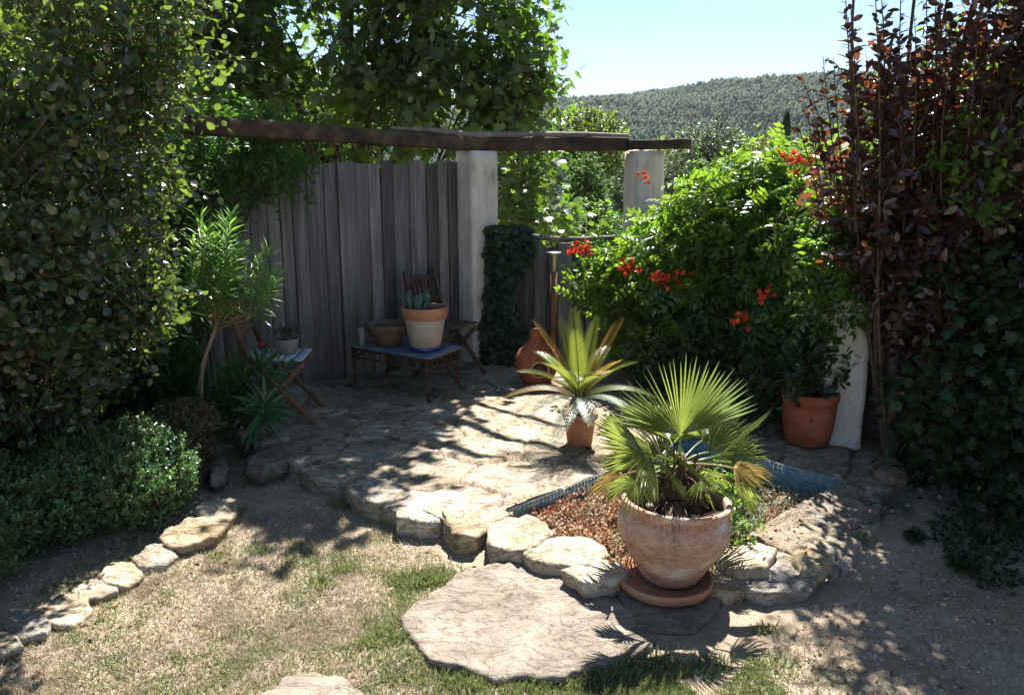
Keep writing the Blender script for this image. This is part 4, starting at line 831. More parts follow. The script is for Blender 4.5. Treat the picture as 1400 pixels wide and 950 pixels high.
# fan palm
fp = empty('fan_palm', PC+Vector((.03, 0, POTZ+.3)), 'fan palm with bright green pleated fans in the big pot', 'palm')
g = Geo(); rng = np.random.default_rng(4)
tube(g, [(0, 0, -.02), (0, 0, .08), (.005, 0, .17), (0, 0, .25)], [.045, .055, .045, .02], 12)
n_ = 380; z = rng.random(n_)*.2; a = rng.random(n_)*6.28; p = np.stack([np.cos(a)*.045, np.sin(a)*.045, z], -1)
instance(g, leaf_t(.12), p, np.stack([np.cos(a)*.6, np.sin(a)*.6, rng.normal(size=n_)], -1), rand_dirs(n_), .05+.06*rng.random(n_))
g.build('trunk', M['twig'], fp)
g = Geo()  # hanging dry fibres over the rim
for i in range(34):
    x0 = random.gauss(-.02, .03); y0 = -.03; x1 = random.gauss(-.06, .035)
    tube(g, bezier((x0, y0, .06), (x1, -.16, .1), (x1+random.uniform(-.02, .02), -.24-random.uniform(0, .012), .02-random.random()**2*.14), 6), [.0012]*4+[.0008, .0003], 3, False)
g.build('dry_fibres', M['fibre'], fp)
def fan(base, hub, radius, spread=200, nseg=24, normal=(0, -1, .3), droop=.1, m='fan', fill=.94, name='frond'):
    gl = Geo(); base, hub = Vector(base), Vector(hub); X = (hub-base).normalized(); Nn = Vector(normal); Nn = (Nn-X*Nn.dot(X)).normalized(); Y = Nn.cross(X)
    tube(gl, bezier(base, (base+hub)/2+Vector((0, 0, .02)), hub, 6), [.007, .006, .005, .0045, .004, .004], 5, False)
    da = R(spread)/nseg
    for i in range(nseg):
        a = -R(spread)/2+da*(i+.5+random.uniform(-.18, .18)); d_ = X*cos(a)+Y*sin(a); sd = Y*cos(a)-X*sin(a)
        Lr = radius*(1-.22*(abs(a)/R(100))**2)*random.uniform(.88, 1.05)*(random.uniform(.5, .8) if random.random() > fill else 1)
        v_ = [hub]; zz = .012*radius/.3; sp_ = radius*.36; wd = sp_*math.tan(da/2)*.95
        for t, wk in ((.36, .95), (.7, .62), (1, .0)):
            c_ = hub+d_*Lr*t-Vector((0, 0, 1))*droop*Lr*t*t-Nn*droop*.3*t*t*Lr
            if wk: v_ += [c_-sd*wd*wk+Nn*zz, c_-Nn*zz*.6, c_+sd*wd*wk+Nn*zz]
            else: v_.append(c_)
        gl.add([tuple(p) for p in v_], [(0, 1, 2), (0, 2, 3), (1, 4, 5, 2), (2, 5, 6, 3), (4, 7, 5), (5, 7, 6)])
    return gl.build(name, M[m], fp, smooth=False)
def fl(px_, py_, y): return at(px_, py_, y=y)-fp.location
c0 = Vector((0, 0, .2))
fan(c0, fl(930, 594, 3.0), .355, 150, 40, (0, -1, .35), .0)
fan(c0, fl(915, 600, 3.2), .3, 140, 34, (.15, -1, .1), .0)
fan(c0, fl(960, 602, 3.18), .31, 130, 32, (-.2, -1, .2), .0)
fan(c0, fl(935, 635, 2.9), .16, 170, 30, (0, -1, .5), .02)
fan(c0, fl(895, 640, 2.95), .17, 170, 30, (.2, -1, .5), .05)
fan(c0, fl(905, 622, 3.15), .33, 150, 26, (.25, -1, .3), .0)
fan(c0, fl(968, 618, 3.08), .30, 120, 20, (-.6, -1, .3), .02)
fan(c0, fl(1000, 632, 3.05), .2, 130, 20, (-.3, -1, .8), .05)
fan(c0, fl(880, 620, 2.9), .27, 150, 24, (-.2, -.7, .9), .08)
fan(c0, fl(880, 645, 3.2), .22, 170, 24, (.2, -.5, 1), .25)
fan(c0, fl(960, 655, 2.92), .12, 200, 22, (.1, -.8, .6), .2)
fan(c0, fl(920, 648, 2.86), .11, 200, 22, (0, -1, .5), .15)
fan(c0, fl(975, 645, 3.25), .26, 200, 26, (.3, .2, 1), .2)
fan(c0, fl(870, 660, 2.95), .15, 190, 20, (-.4, -.5, .8), .35)
fan(c0, fl(1003, 640, 2.95), .17, 160, 18, (.5, -.4, .8), .3, 'fanold')
fan(c0, fl(950, 655, 3.1), .15, 200, 22, (0, -.2, 1), .45)
fan(c0, fl(1000, 655, 3.15), .15, 180, 20, (.5, 0, 1), .5)
fan(c0, fl(850, 650, 3.1), .17, 170, 18, (-.4, -.2, 1), .3, 'fanold', .8)
g = Geo(); a_, b_ = fl(985, 622, 3.05), fl(1056, 561, 3.0)    # one folded spear
tube(g, [c0, a_], [.005, .005], 5); 
for k in range(5):
    o_ = Vector((0, 0, (k-2)*.0045)); d_ = (b_-a_); g.add([tuple(a_+o_*.3), tuple(a_+d_*.5+o_*1.3+Vector((0, -.004, 0))), tuple(b_-d_*random.uniform(0, .06)+o_*.8), tuple(a_+d_*.5+o_*1.3+Vector((0, .004, .006)))], [(0, 1, 2, 3)])
g.build('spear_leaf', M['fan'], fp, smooth=False)
# leafy weed filling behind the pot
wd_ = [((.98, 3.35, .12), (.16, .16, .15)), ((.62, 3.42, .05), (.12, .1, .1)), ((1.1, 3.95, .05), (.22, .2, .14)), ((.95, 4.2, .06), (.15, .15, .13))]
plant('leafy_weed', 'leafy green weed growing in the basin behind the palm pot', 'plant', (.95, 3.4, -.05), wd_, M['green'], dict(ntw=330, L_=.12, nl=6, size=.035, shell=.2), 8, .006)

# cycad in its pot
CP = at(792, 606, .1); CP = Vector((.42, 4.63, .1))
cprof = [(.07, 0), (.078, .004), (.098, .16), (.1, .165), (.112, .167), (.116, .2), (.112, .205), (.1, .205), (.096, .18)]
cprof = [(r*.98, z*1.05) for r, z in cprof]
pot('cycad_pot', CP, cprof, M['terracotta'], 'reddish terracotta pot holding the cycad', 'pot', (.095, .185), 48, .01, 3)
cy = empty('cycad', CP+Vector((0, 0, .19)), 'cycad with stiff yellowing fronds and drooping lower ones coloured like sun glint', 'cycad')
cy.scale = (1.12, 1.12, 1.08); g = Geo(); lathe(g, [(.045, -.02), (.055, .02), (.055, .07), (.04, .11), (.001, .13)], (0, 0, 0), 20, .2); g.build('trunk', M['bark'], cy)
def pfrond(az, el, L_, droop, m, ll=.075, name='frond', vee=.45):
    if m == 'cycadglint': vee = .05
    g = Geo(); d_ = Vector((cos(az)*cos(el), sin(az)*cos(el), sin(el))); P_ = []
    for i in range(14): t = i/13; p = d_*L_*t; p.z += -droop*L_*t*t+.09; p += Vector((cos(az), sin(az), 0))*droop*.25*L_*t*t; P_.append(p)
    tube(g, P_, [.004-.0002*i for i in range(14)], 4, False)
    n_ = 36; side = Vector((-sin(az), cos(az), 0))
    for i in range(n_):
        t = .1+.9*i/(n_-1); k = t*13; j = min(12, int(k)); p = P_[j].lerp(P_[j+1], k-j); tn = (P_[j+1]-P_[j]).normalized(); up_ = side.cross(tn)*-1
        if up_.z < 0: up_ = -up_
        l_ = ll*(1-.55*abs(t-.45)**1.5*2)*(1 if t < .9 else .75)
        for s in (-1, 1):
            dd = (side*s+tn*(.45+.6*t)+up_*vee).normalized()
            instance(g, leaf_t(.085, ((0, .6), (.5, 1), (1, 0)), .1, -.1), np.array([list(p)]), np.array([list(dd)]), np.array([list(up_)]), np.array([l_]))
    g.build(name, M[m], cy, smooth=False)
rnd = random.Random(5)
for az, el, L_, dr, m_ in [(100, 72, .56, .08, 'cycad'), (160, 62, .55, .1, 'cycadold'), (30, 62, .56, .1, 'cycadold'), (250, 75, .48, .1, 'cycad'), (-20, 55, .46, .3, 'cycad'), (190, 48, .45, .35, 'cycad'),
                           (175, 30, .42, .5, 'cycadold'), (0, 32, .42, .5, 'cycad'), (60, 50, .5, .3, 'cycad'), (130, 48, .48, .3, 'cycad'), (212, 34, .36, .7, 'cycadglint'), (275, 38, .32, .75, 'cycadglint'), (328, 34, .36, .7, 'cycadglint'), (245, 15, .33, .7, 'cycadglint'), (225, 55, .45, .25, 'cycad'), (315, 58, .45, .25, 'cycadold'), (120, 68, .52, .1, 'cycad'), (50, 75, .5, .08, 'cycad'), (300, 62, .36, .4, 'cycad'), (200, 62, .42, .2, 'cycad'), (345, 72, .52, .1, 'cycadold'), (80, 35, .4, .5, 'cycad')]:
    pfrond(R(az), R(el), L_, dr, m_)

# shaded terracotta pot at the right, with a grey agave like plant
TP = at(1103, 604, .1); e = pot('terracotta_pot', TP, [(.12, 0), (.13, .005), (.15, .1), (.16, .22), (.158, .26), (.162, .262), (.172, .3), (.17, .325), (.16, .335), (.148, .33), (.145, .29)], M['redclay'], 'shaded ridged terracotta pot beside the cream pillar', 'pot', (.147, .3), 56, .01, 6)
plant('potted_bush', 'dark bush growing from the shaded terracotta pot', 'bush', TP+Vector((0, 0, .3)), [((TP.x-.02, TP.y, .62), (.2, .18, .22))], M['dark'], dict(ntw=90, L_=.2, nl=6, size=.07, shell=.2), 6, .01)
# chiminea
e = empty('chiminea', (.2, 6.15, .1), 'orange clay chiminea half hidden behind the cycad', 'chiminea'); g = Geo()
lathe(g, [(.1, 0), (.12, .01), (.16, .08), (.19, .17), (.185, .25), (.15, .31), (.09, .37), (.06, .43), (.055, .47), (.065, .49), (.06, .5), (.045, .49), (.04, .44)], (0, 0, 0), 40, .02); g.build('body', M['redclay'], e); e.scale = (.95, .95, .88)
g = Geo(); tube(g, [(-.075*cos(t)*1.0+.02, -.185+.0*t, .17+.07*sin(t)) for t in np.linspace(0, 6.28, 20)], .012, 6, False); g.build('mouth_rim', M['terracotta'], e)
g = Geo(); lathe(g, [(.001, 0), (.062, .001), (.064, .004), (.001, .006)], (0, 0, 0), 20); o = g.build('dark_mouth_disc', M['iron'], e); o.rotation_euler = (pi/2, 0, 0); o.location = (.02, -.186, .17)  # dark disc stands in for the shaded hollow, no hole is cut

# garden lamp on post
e = empty('garden_lamp', (.36, 6.7, .1), 'small steel cup lamp on a brown post at the gate', 'lamp'); zt = at(755, 345, y=6.7).z-.1
g = Geo(); tube(g, [(0, 0, 0), (0, 0, zt-.16)], .03, 8); g.build('post', M['chairwood'], e)
g = Geo(); lathe(g, [(.025, zt-.165), (.032, zt-.16), (.05, zt-.02), (.062, zt-.015), (.064, zt), (.03, zt+.004), (.001, zt+.006)], (0, 0, 0), 24); g.build('cup', M['steel'], e)

# ------------------------------------------------------------------ table
tz = .45; Lc, Fc, Rc = Vector((-1.30, 6.0, 0)), Vector((-.60, 5.52, 0)), Vector((-.37, 5.95, 0)); Bc = Lc+Rc-Fc; tc_ = (Lc+Rc)/2
e = empty('garden_table', (tc_.x, tc_.y, .1), 'low blue topped iron table in front of the fence', 'table'); ori = Vector((tc_.x, tc_.y, .1))
g = Geo(); cor = [Lc, Fc, Rc, Bc]; ring = []
for i in range(4):
    a_, b_, c_ = cor[i-1]-tc_, cor[i]-tc_, cor[(i+1) % 4]-tc_; p0 = b_+(a_-b_).normalized()*.08; p1 = b_+(c_-b_).normalized()*.08
    ring += bezier(p0, b_, p1, 6)
K = len(ring); vs_ = []
for s, z in ((.97, tz-.1-.022), (1, tz-.1-.018), (1, tz-.1-.004), (.985, tz-.1), (.5, tz-.1)): vs_ += [(p.x*s, p.y*s, z) for p in ring]
fs_ = [(i*K+k, i*K+(k+1) % K, (i+1)*K+(k+1) % K, (i+1)*K+k) for i in range(4) for k in range(K)]+[tuple(4*K+k for k in range(K)), tuple(range(K))[::-1]]
g.add(vs_, fs_); g.build('tabletop', M['bluetop'], e, smooth=False)
for p in cor:
    q_ = (p-tc_)*.9; g = Geo(); d_ = q_.normalized()
    tube(g, [q_+Vector((0, 0, .325)), q_*.97+Vector((0, 0, .2)), q_*.96+Vector((0, 0, .1)), q_+Vector((0, 0, .03)), q_+d_*.03+Vector((0, 0, .012)), q_+d_*.055+Vector((0, 0, .02)), q_+d_*.05+Vector((0, 0, .04))], .0095, 8)
    tube(g, [q_+Vector((0, 0, .3)), q_*.85+Vector((0, 0, .26)), q_*.8+Vector((0, 0, .31))], .006, 6); g.build('leg', M['iron'], e)
g = Geo()
for i in range(4):
    a_, b_ = (cor[i]-tc_)*.92, (cor[(i+1) % 4]-tc_)*.92
    for z in (.318, .25): tube(g, [a_+Vector((0, 0, z)), b_+Vector((0, 0, z))], .006, 6)
    n_ = 7
    for k in range(n_):
        c_ = a_.lerp(b_, (k+.5)/n_); X = (b_-a_).normalized(); tube(g, [c_+X*.03*cos(t)+Vector((0, 0, .284+.03*sin(t))) for t in np.linspace(0, 6.28, 14)], .004, 5, False)
g.build('scroll_apron', M['iron'], e)
# white bloomed pot with blue saucer and succulents
TPc = at(582, 470, .455); TPc = Vector((-.655, 5.8, tz))
g = Geo(); lathe(g, [(.1, 0), (.118, .002), (.128, .03), (.122, .032), (.11, .014), (.001, .013)], (0, 0, 0), 48); o = g.build('saucer', M['blueglaze']); o.location = TPc+Vector((0, 0, .001)); tag(o, 'cobalt blue glazed saucer under the pot on the table', 'saucer')
e = empty('flower_pot', TPc+Vector((0, 0, .016)), 'white bloomed clay pot with orange rim on the table', 'pot')
g = Geo(); lathe(g, [(.1, 0), (.112, .004), (.152, .22), (.153, .232)], (0, 0, 0), 56, .01); g.build('body', M['limepot'], e)
g = Geo(); lathe(g, [(.152, .228), (.166, .23), (.178, .31), (.175, .318), (.164, .318), (.158, .3), (.155, .26)], (0, 0, 0), 56, .01); g.build('rim', M['terracotta'], e)
g = Geo(); lathe(g, [(.157, .285), (.1, .292), (.001, .295)], (0, 0, 0), 40, .02); g.build('soil', M['soil'], e)
s = empty('succulent', TPc+Vector((-.045, -.02, .3)), 'blue grey stalky succulent in the table pot', 'plant'); g = Geo(); rnd = random.Random(3)
for i in range(34):
    x, y = rnd.uniform(-.11, .08), rnd.uniform(-.09, .1); h = rnd.uniform(.05, .14)
    tp = (x*1.15+rnd.uniform(-.01, .01), y*1.1, h); tube(g, [(x*.9, y*.9, 0), (x, y, h*.5), tp], [.007, .009, .005], 6)
    n_ = 14; a = np.arange(n_)*2.4; t = np.linspace(.25, 1, n_); X = np.stack([np.cos(a)*.6, np.sin(a)*.6, np.full(n_, .8)], -1)
    pp = np.stack([x*.9+(tp[0]-x*.9)*t, y*.9+(tp[1]-y*.9)*t, h*t], -1); instance(g, leaf_t(.4), pp, X, rand_dirs(n_), np.full(n_, .026))
g.build('stalks', M['succ'], s)
e = pot('clay_bowl', Vector((-.97, 6.0, tz+.002)), [(.1, 0), (.108, .004), (.125, .09), (.13, .1), (.16, .105), (.165, .16), (.16, .168), (.15, .166), (.14, .14)], M['brownpot'], 'wide brown clay bowl on the left of the table', 'bowl', (.142, .14), 48, .01, 8)
m, nt, bs = mat('clear_glass'); bs.inputs['Base Color'].default_value = (.8, .88, .86, 1); bs.inputs['Roughness'].default_value = .05; bs.inputs['Transmission Weight'].default_value = .8; M['glass'] = m
g = Geo(); lathe(g, [(.028, 0), (.03, .002), (.032, .13), (.029, .13), (.027, .01), (.001, .01)], (0, 0, 0), 24); o = g.build('glass_jar', M['glass']); o.location = (-1.17, 5.97, tz+.002); tag(o, 'tall clear glass jar on the left table corner', 'jar')

# ------------------------------------------------------------------ folding chairs
def chair(loc, rz, label, tint='chairwood'):
    e = empty('folding_chair', loc, label, 'chair', 'wooden folding chairs', rz); W_ = .4; H = .42; D_ = .4   # faces +x
    def part(name, m, *bs_):
        g = Geo()
        for b_ in bs_: beam(g, *b_)
        g.build(name, M[m], e, smooth=False)
    for s in (-1, 1):
        y = s*W_/2
        part('leg', tint, ((.26, y, 0), (-.17, y, .5), .022, .036), ((-.17, y, .5), (-.27, y, .88), .022, .036))
        y = s*(W_/2-.035); part('leg', tint, ((-.22, y, 0), (.2, y, H-.01), .022, .036))
    part('stretcher', tint, ((.18, -W_/2, .1), (.18, W_/2, .1), .02, .03)); part('stretcher', tint, ((-.16, -W_/2+.03, .08), (-.16, W_/2-.03, .08), .02, .03))
    sl_ = [((-.19+i*.072, -W_/2+.02, H+.012+(.006 if i else 0)), (-.19+i*.072, W_/2-.02, H+.012+(.006 if i else 0)), .056, .016) for i in range(6)]
    part('seat', 'slat' if tint == 'chairwood' else tint, *sl_)
    part('backrest', tint, ((-.2, -W_/2, .62), (-.2, W_/2, .62), .018, .05), ((-.245, -W_/2, .8), (-.245, W_/2, .8), .018, .06), *[((-.2, -W_/2+.06*k, .63), (-.24, -W_/2+.06*k, .79), .012, .03) for k in range(1, 6)])
    return e
chair((-1.6, 5.22, .1), R(4), 'wooden folding chair with pale blue slats left of the table')
chair((-.55, 6.42, .1), R(-30), 'dark wooden folding chair tucked behind the table', 'darkwood')
e = pot('seat_pot', Vector((-1.55, 5.25, .545)), [(.06, 0), (.065, .003), (.085, .09), (.09, .1), (.085, .104), (.078, .1)], M['greyclay'], 'small grey pot standing on the folding chair seat', 'pot', (.078, .095), 32, .01, 9)
plant('potted_herb', 'small grey green leafy plant in the pot on the chair', 'plant', (-1.55, 5.25, .64), [((-1.53, 5.25, .7), (.1, .08, .05))], M['grey'], dict(ntw=90, L_=.06, nl=6, size=.022, shell=.1, twr=.001), 4, .004)
e = empty('pink_flower', (-1.69, 5.15, .545), 'bright pink blossom beside the pot on the chair', 'flower'); g = Geo(); n_ = 24; X = rand_dirs(n_); X[:, 2] = abs(X[:, 2]); instance(g, LEAF, np.tile(np.array([[0, 0, .07]]), (n_, 1)), X, rand_dirs(n_), np.full(n_, .03))
M['pink'] = leafmat('pink_petal', [(.6, .03, .1), (.7, .1, .2)], (.8, .1, .2), .3, .5, .3); g.build('petals', M['pink'], e, smooth=False); g = Geo(); tube(g, [(0, 0, 0), (0, 0, .07)], .003, 5); g.build('stem', M['jasmine'], e)

# ------------------------------------------------------------------ small plants at lower right
for i, (x, y, s, m_, lab) in enumerate([(1185, 745, .1, 'grey', 'grey lavender tuft beside the ochre boulder'), (1225, 700, .15, 'grey', 'wide grey herb clump in the shade of the plum'), (1175, 700, .11, 'green', 'green strappy weed at the basin corner'), (1290, 690, .14, 'grey', 'grey herb clump below the dark creeper'),
                                   (1315, 780, .1, 'green', 'low green weed on the bare soil at right'), (1345, 742, .08, 'green', 'small green weed near the creeper foot'), (1250, 740, .09, 'dark', 'dark little weed in the middle of the shaded soil'), (1265, 660, .14, 'grey', 'farthest grey herb clump under the plum')]):
    c = at(x, y, 0); e = empty('weed' if m_ != 'grey' else 'herb_clump', c, lab, 'plant'); g = Geo(); n_ = int(420*s/.1); s *= .9; rng = np.random.default_rng(i)
    a = rng.random(n_)*6.28; r = np.sqrt(rng.random(n_))*s*.5; X = nrm(np.stack([np.cos(a)*.5, np.sin(a)*.5, .4+rng.random(n_)], -1))
    instance(g, leaf_t(.035 if m_ == 'grey' else .16), np.stack([r*np.cos(a), r*np.sin(a), rng.random(n_)*s*.5], -1), nrm(X+rng.normal(size=(n_, 3))*.45), rand_dirs(n_), s*(.12+.4*rng.random(n_))); g.build('foliage', M['dark' if m_ == 'green' else m_], e, smooth=False)

# ------------------------------------------------------------------ lawn, litter, gravel (uncountable)
def in_poly(x, y, poly):
    c = np.zeros(len(x), dtype=bool); n = len(poly)
    for i in range(n):
        x0, y0 = poly[i][:2]; x1, y1 = poly[(i+1) % n][:2]
        k = ((y0 > y) != (y1 > y)) & (x < (x1-x0)*(y-y0)/((y1-y0) or 1e-9)+x0); c ^= k
    return c
STEP1 = px([(556, 832), (600, 798), (650, 778), (700, 771), (760, 778), (820, 816), (895, 862), (885, 885), (790, 916), (690, 915), (600, 900), (566, 868)], .02)
STEP2 = px([(365, 950), (392, 930), (430, 918), (465, 926), (492, 955), (480, 985), (380, 985)], .02)
def scatter(n, x0, x1, y0, y1, rng): return rng.uniform(x0, x1, n), rng.uniform(y0, y1, n)
def free(x, y):
    u, v = touv(x, y); ok = ~((u > -.42) & (v < 1.45)) | (u < -.42)
    ok &= ~in_poly(x, y, STEP1) & ~in_poly(x, y, STEP2)
    return ok
rng = np.random.default_rng(99)
x, y = scatter(900000, -2.0, 2.6, 1.55, 4.2, rng); ok = free(x, y)
# lawn grows thick in the foreground left and middle, thin towards the terrace and the right
den = np.clip(1.25-(y-2.35)/1.35, 0, 1)*.8; den *= np.where(x > .9, np.clip(1.5-x, .04, 1)*.6, 1); 
den = den*(.5+1.6*np.clip(fbm(x, y, 2.6, 41)+.25, 0, 1)); tuft = np.clip(fbm(x, y, 11, 42), 0, 1)
den = den*(.6+2.2*tuft)
ok &= rng.random(len(x)) < den; x, y = x[ok], y[ok]; n = len(x); z = ground_h(x, y)-.003
gm = fbm(x, y, 1.7, 43)+.8*fbm(x, y, 7, 44)
near = np.exp(-((x-.45)**2/.35+(y-2.4)**2/.05))*1.3+np.exp(-((x+.35)**2+(y-3.05)**2)/.02)*1.5+np.exp(-((x+.4)**2/.03+(y-2.7)**2/.02))*.9
green = (gm+near+rng.normal(size=n)*.3) > .34
X = nrm(np.stack([rng.normal(size=n)*.75, rng.normal(size=n)*.75, np.full(n, .75)], -1)); hgt = (.012+.022*rng.random(n))
for msk, nm, m_, lab, sc_ in ((green, 'green_grass', 'grass', 'short green tufts growing in the dry lawn', 1.0), (~green, 'dry_grass', 'straw', 'bleached dry lawn grass over bare soil', 1.0)):
    g = Geo(); instance(g, BLADE, np.stack([x, y, z], -1)[msk], X[msk], rand_dirs(msk.sum(), rng), hgt[msk]*sc_); tag(g.build(nm, M[m_], smooth=False), lab, 'grass', kind='stuff')
# taller tufts
g = Geo(); rng = np.random.default_rng(101); cs = []
tufts = [(478, 692, .09, 220), (585, 790, .1, 300), (560, 795, .08, 200), (350, 755, .04, 60), (545, 870, .06, 120), (520, 880, .06, 120), (830, 925, .14, 420), (900, 905, .12, 320), (870, 935, .14, 400), (760, 940, .12, 260), (700, 935, .1, 200), (940, 920, .1, 200), (640, 930, .08, 150), (1060, 910, .08, 90), (1050, 865, .05, 60), (295, 765, .03, 30), (820, 800, .05, 80), (600, 935, .08, 120), (330, 700, .04, 40), (470, 780, .04, 70), (440, 800, .05, 80), (555, 925, .07, 120), (985, 910, .07, 90)]
for a_, b_, r, k in tufts:
    c = at(a_, b_, 0); k *= 2; aa = rng.random(k)*6.28; rr = r*1.3*rng.random(k)**.7; p = np.stack([c.x+rr*np.cos(aa), c.y+rr*np.sin(aa)*.6, np.zeros(k)], -1)
    X = nrm(np.stack([np.cos(aa)*.5, np.sin(aa)*.5, .7+.5*rng.random(k)], -1)+rng.normal(size=(k, 3))*.25); instance(g, BLADE, p, X, rand_dirs(k, rng), .014+.034*rng.random(k))
tag(g.build('tall_grass', M['grass'], smooth=False), 'longer green grass tufts round the stepping stones', 'grass', kind='stuff')
# leaf litter and gravel
for nm, mt, lb, sd, T_ in (('low_weeds', 'dark', 'low dark weeds creeping over the shaded soil', 81, LEAF), ('grey_weeds', 'grey', 'wispy grey weeds over the shaded soil', 82, NARROW)):
    g = Geo(); x, y = scatter(16000, 1.5, 3.3, 2.9, 4.5, rng); u, v = touv(x, y); ok = (fbm(x, y, 3.2, sd)+(y-3.6)*.35+(x-2)*.1 > .22) & (v > 1.45) & (rng.random(len(x)) < .5); x, y = x[ok], y[ok]; n = len(x)
    X = rand_dirs(n); X[:, 2] = np.abs(X[:, 2])*.8+.15; instance(g, T_, np.stack([x, y, ground_h(x, y)+rng.random(n)*.05], -1), X, nrm(rand_dirs(n)*.6+[0, 0, 1]), .018+.03*rng.random(n)); tag(g.build(nm, M[mt], smooth=False), lb, 'weeds', kind='stuff')
g = Geo(); x, y = scatter(7000, -2.6, 3.2, 1.6, 5.3, rng); u, v = touv(x, y); ok = ~((u > -.05) & (u < PU) & (v > 0) & (v < PV))
den = np.where((x > .9) | (x < -1.3), .85, .2)*np.where((u > -.4) & (v < 0), .25, 1); ok &= rng.random(len(x)) < den; x, y, u, v = x[ok], y[ok], u[ok], v[ok]
onT = (u > -.42) & ((v < 0) | (u > PU) | ((v > PV) & (v < 1.5) & (u > .3))); z = np.where(onT, .118, ground_h(x, y)+.008); n = len(x); X = rand_dirs(n); X[:, 2] *= .25
instance(g, LEAF, np.stack([x, y, z], -1), X, nrm(np.array([0, 0, 1])+rng.normal(size=(n, 3))*.3), .01+.024*rng.random(n)**2); tag(g.build('leaf_litter', M['litter'], smooth=False), 'scattered fallen leaves on soil and paving', 'leaf litter', kind='stuff')
g = Geo(); x, y = scatter(260, .9, 2.9, 1.8, 4.0, rng); n = len(x); a = rng.random(n)*6.28; l_ = .02+.07*rng.random(n); z = ground_h(x, y)+.006
ok = free(x, y); P0 = np.stack([x, y, z], -1)[ok]; P1 = (np.stack([x+np.cos(a)*l_, y+np.sin(a)*l_, z+.008*rng.random(n)], -1))[ok]
tubes(g, P0, P1, .0018, .001); tag(g.build('dead_twigs', M['palebark'], smooth=False), 'small dead twigs lying on the shaded soil', 'twigs', kind='stuff')
g = Geo(); x, y = scatter(52000, -2.3, 3.0, 1.6, 4.6, rng); ok = free(x, y) & (rng.random(len(x)) < np.where((y > 2.9) | (x > .8), .9, .3)); x, y = x[ok], y[ok]; n = len(x)
PEB = tmpl([(1, 0, 0), (.3, .9, 0), (-.8, .6, 0), (-.9, -.5, 0), (.2, -.9, 0), (.1, .1, .7), (.5, .35, .5), (-.4, -.3, .55)], [(0, 1, 6), (1, 5, 6), (1, 2, 5), (2, 7, 5), (2, 3, 7), (3, 4, 7), (4, 6, 5, 7), (4, 0, 6)])
instance(g, PEB, np.stack([x, y, ground_h(x, y)-.001], -1), rand_dirs(n)*[1, 1, 0.02], np.tile([0, 0, 1.0], (n, 1)), .0018+.009*rng.random(n)**4)
m_ = noisemat('gravel_bits', [(.3, (.22, .18, .14)), (.7, (.45, .4, .34))], 30, island=.3); tag(g.build('gravel', m_, smooth=False), 'small stones scattered over the bare soil', 'gravel', kind='stuff')

# ------------------------------------------------------------------ background
def far_tree(name, loc, h, r, m, label, n=2600, size=.3, T=TINY, rz=1.0, trunk_h=None, seed=0, blobs=7):
    rnd = random.Random(seed); e = empty(name, loc, label, 'tree', None); th = trunk_h or h*.3; gl, gs = Geo(), Geo(); bb = []
    for i in range(blobs):
        a = rnd.uniform(0, 6.28); q_ = rnd.uniform(0, .55)*r; bb.append(((q_*cos(a), q_*sin(a), th+(h-th)*rnd.uniform(.2, .8)), (r*rnd.uniform(.4, .6), r*rnd.uniform(.4, .6), (h-th)*rnd.uniform(.22, .32))))
    shrub(gl, gs, bb, n//5, size*2, 5, size, T=T, seed=seed+1, shell=.5, twr=.01*r)
    tube(gs, [(0, 0, -1), (0, 0, th), (r*.05, 0, h*.7)], [r*.07, r*.05, r*.02], 7); limbs(gs, (0, 0, th*.8), bb, 7, r*.03, seed, .01)
    gl.build('crown', m, e, smooth=False); gs.build('trunk', M['bark'], e)
def ft(name, pxx, ytop, d, r, m, label, zb=-1.2, **k):
    p = at(pxx, ytop, y=d); far_tree(name, (p.x, d, zb), p.z-zb, r, m, label, **k)
ft('oak_tree', 792, 205, 17, 1.2, M['farleaf'], 'round dark green tree seen between the pillars', n=7000, size=.13, T=LEAF, seed=3, trunk_h=.4)
ft('oak_tree', 775, 140, 24, 2.2, M['lime'], 'yellow green tree rising above the pergola beam', n=8000, size=.17, T=LEAF, seed=4, trunk_h=.6)
ft('oak_tree', 700, 150, 21, 2.0, M['farleaf'], 'mid green tree beyond the fig at the sky gap', n=6000, size=.17, T=LEAF, seed=5, trunk_h=.6)
ft('olive_tree', 985, 172, 30, 2.2, M['olive'], 'grey green olive tree right of the beam end', n=8000, size=.16, T=LEAF, seed=6, trunk_h=.6)
ft('almond_tree', 1048, 183, 26, 1.5, M['lime'], 'yellow green tree left of the plum', n=5000, size=.15, T=LEAF, seed=7, trunk_h=.6)
ft('almond_tree', 835, 260, 13, .8, M['green'], 'small green bush just beyond the gate', n=3000, size=.1, T=LEAF, seed=8, trunk_h=.3)
ft('oak_tree', 1115, 165, 40, 3, M['farleaf'], 'rounded tree behind the purple plum leaves', n=6000, size=.25, seed=9, trunk_h=.8)
ft('oak_tree', 915, 186, 48, 2.4, M['lime'], 'low yellowish tree above the beam end', n=4000, size=.25, seed=10, trunk_h=.8)
ft('oak_tree', 870, 198, 34, 2.2, M['olive'], 'dull green tree hidden behind the right pillar', n=4000, size=.2, seed=16, trunk_h=.6)
ft('oak_tree', 300, 20, 22, 4.5, M['farleaf'], 'tall tree behind the smoke bush crown', n=9000, size=.3, seed=12)
ft('oak_tree', 60, -60, 16, 4.0, M['farleaf'], 'tall tree at the far left behind the smoke bush', n=9000, size=.26, seed=13)
ft('oak_tree', 1330, 120, 18, 3.0, M['farleaf'], 'tree at the far right behind the plum', n=8000, size=.22, seed=14)
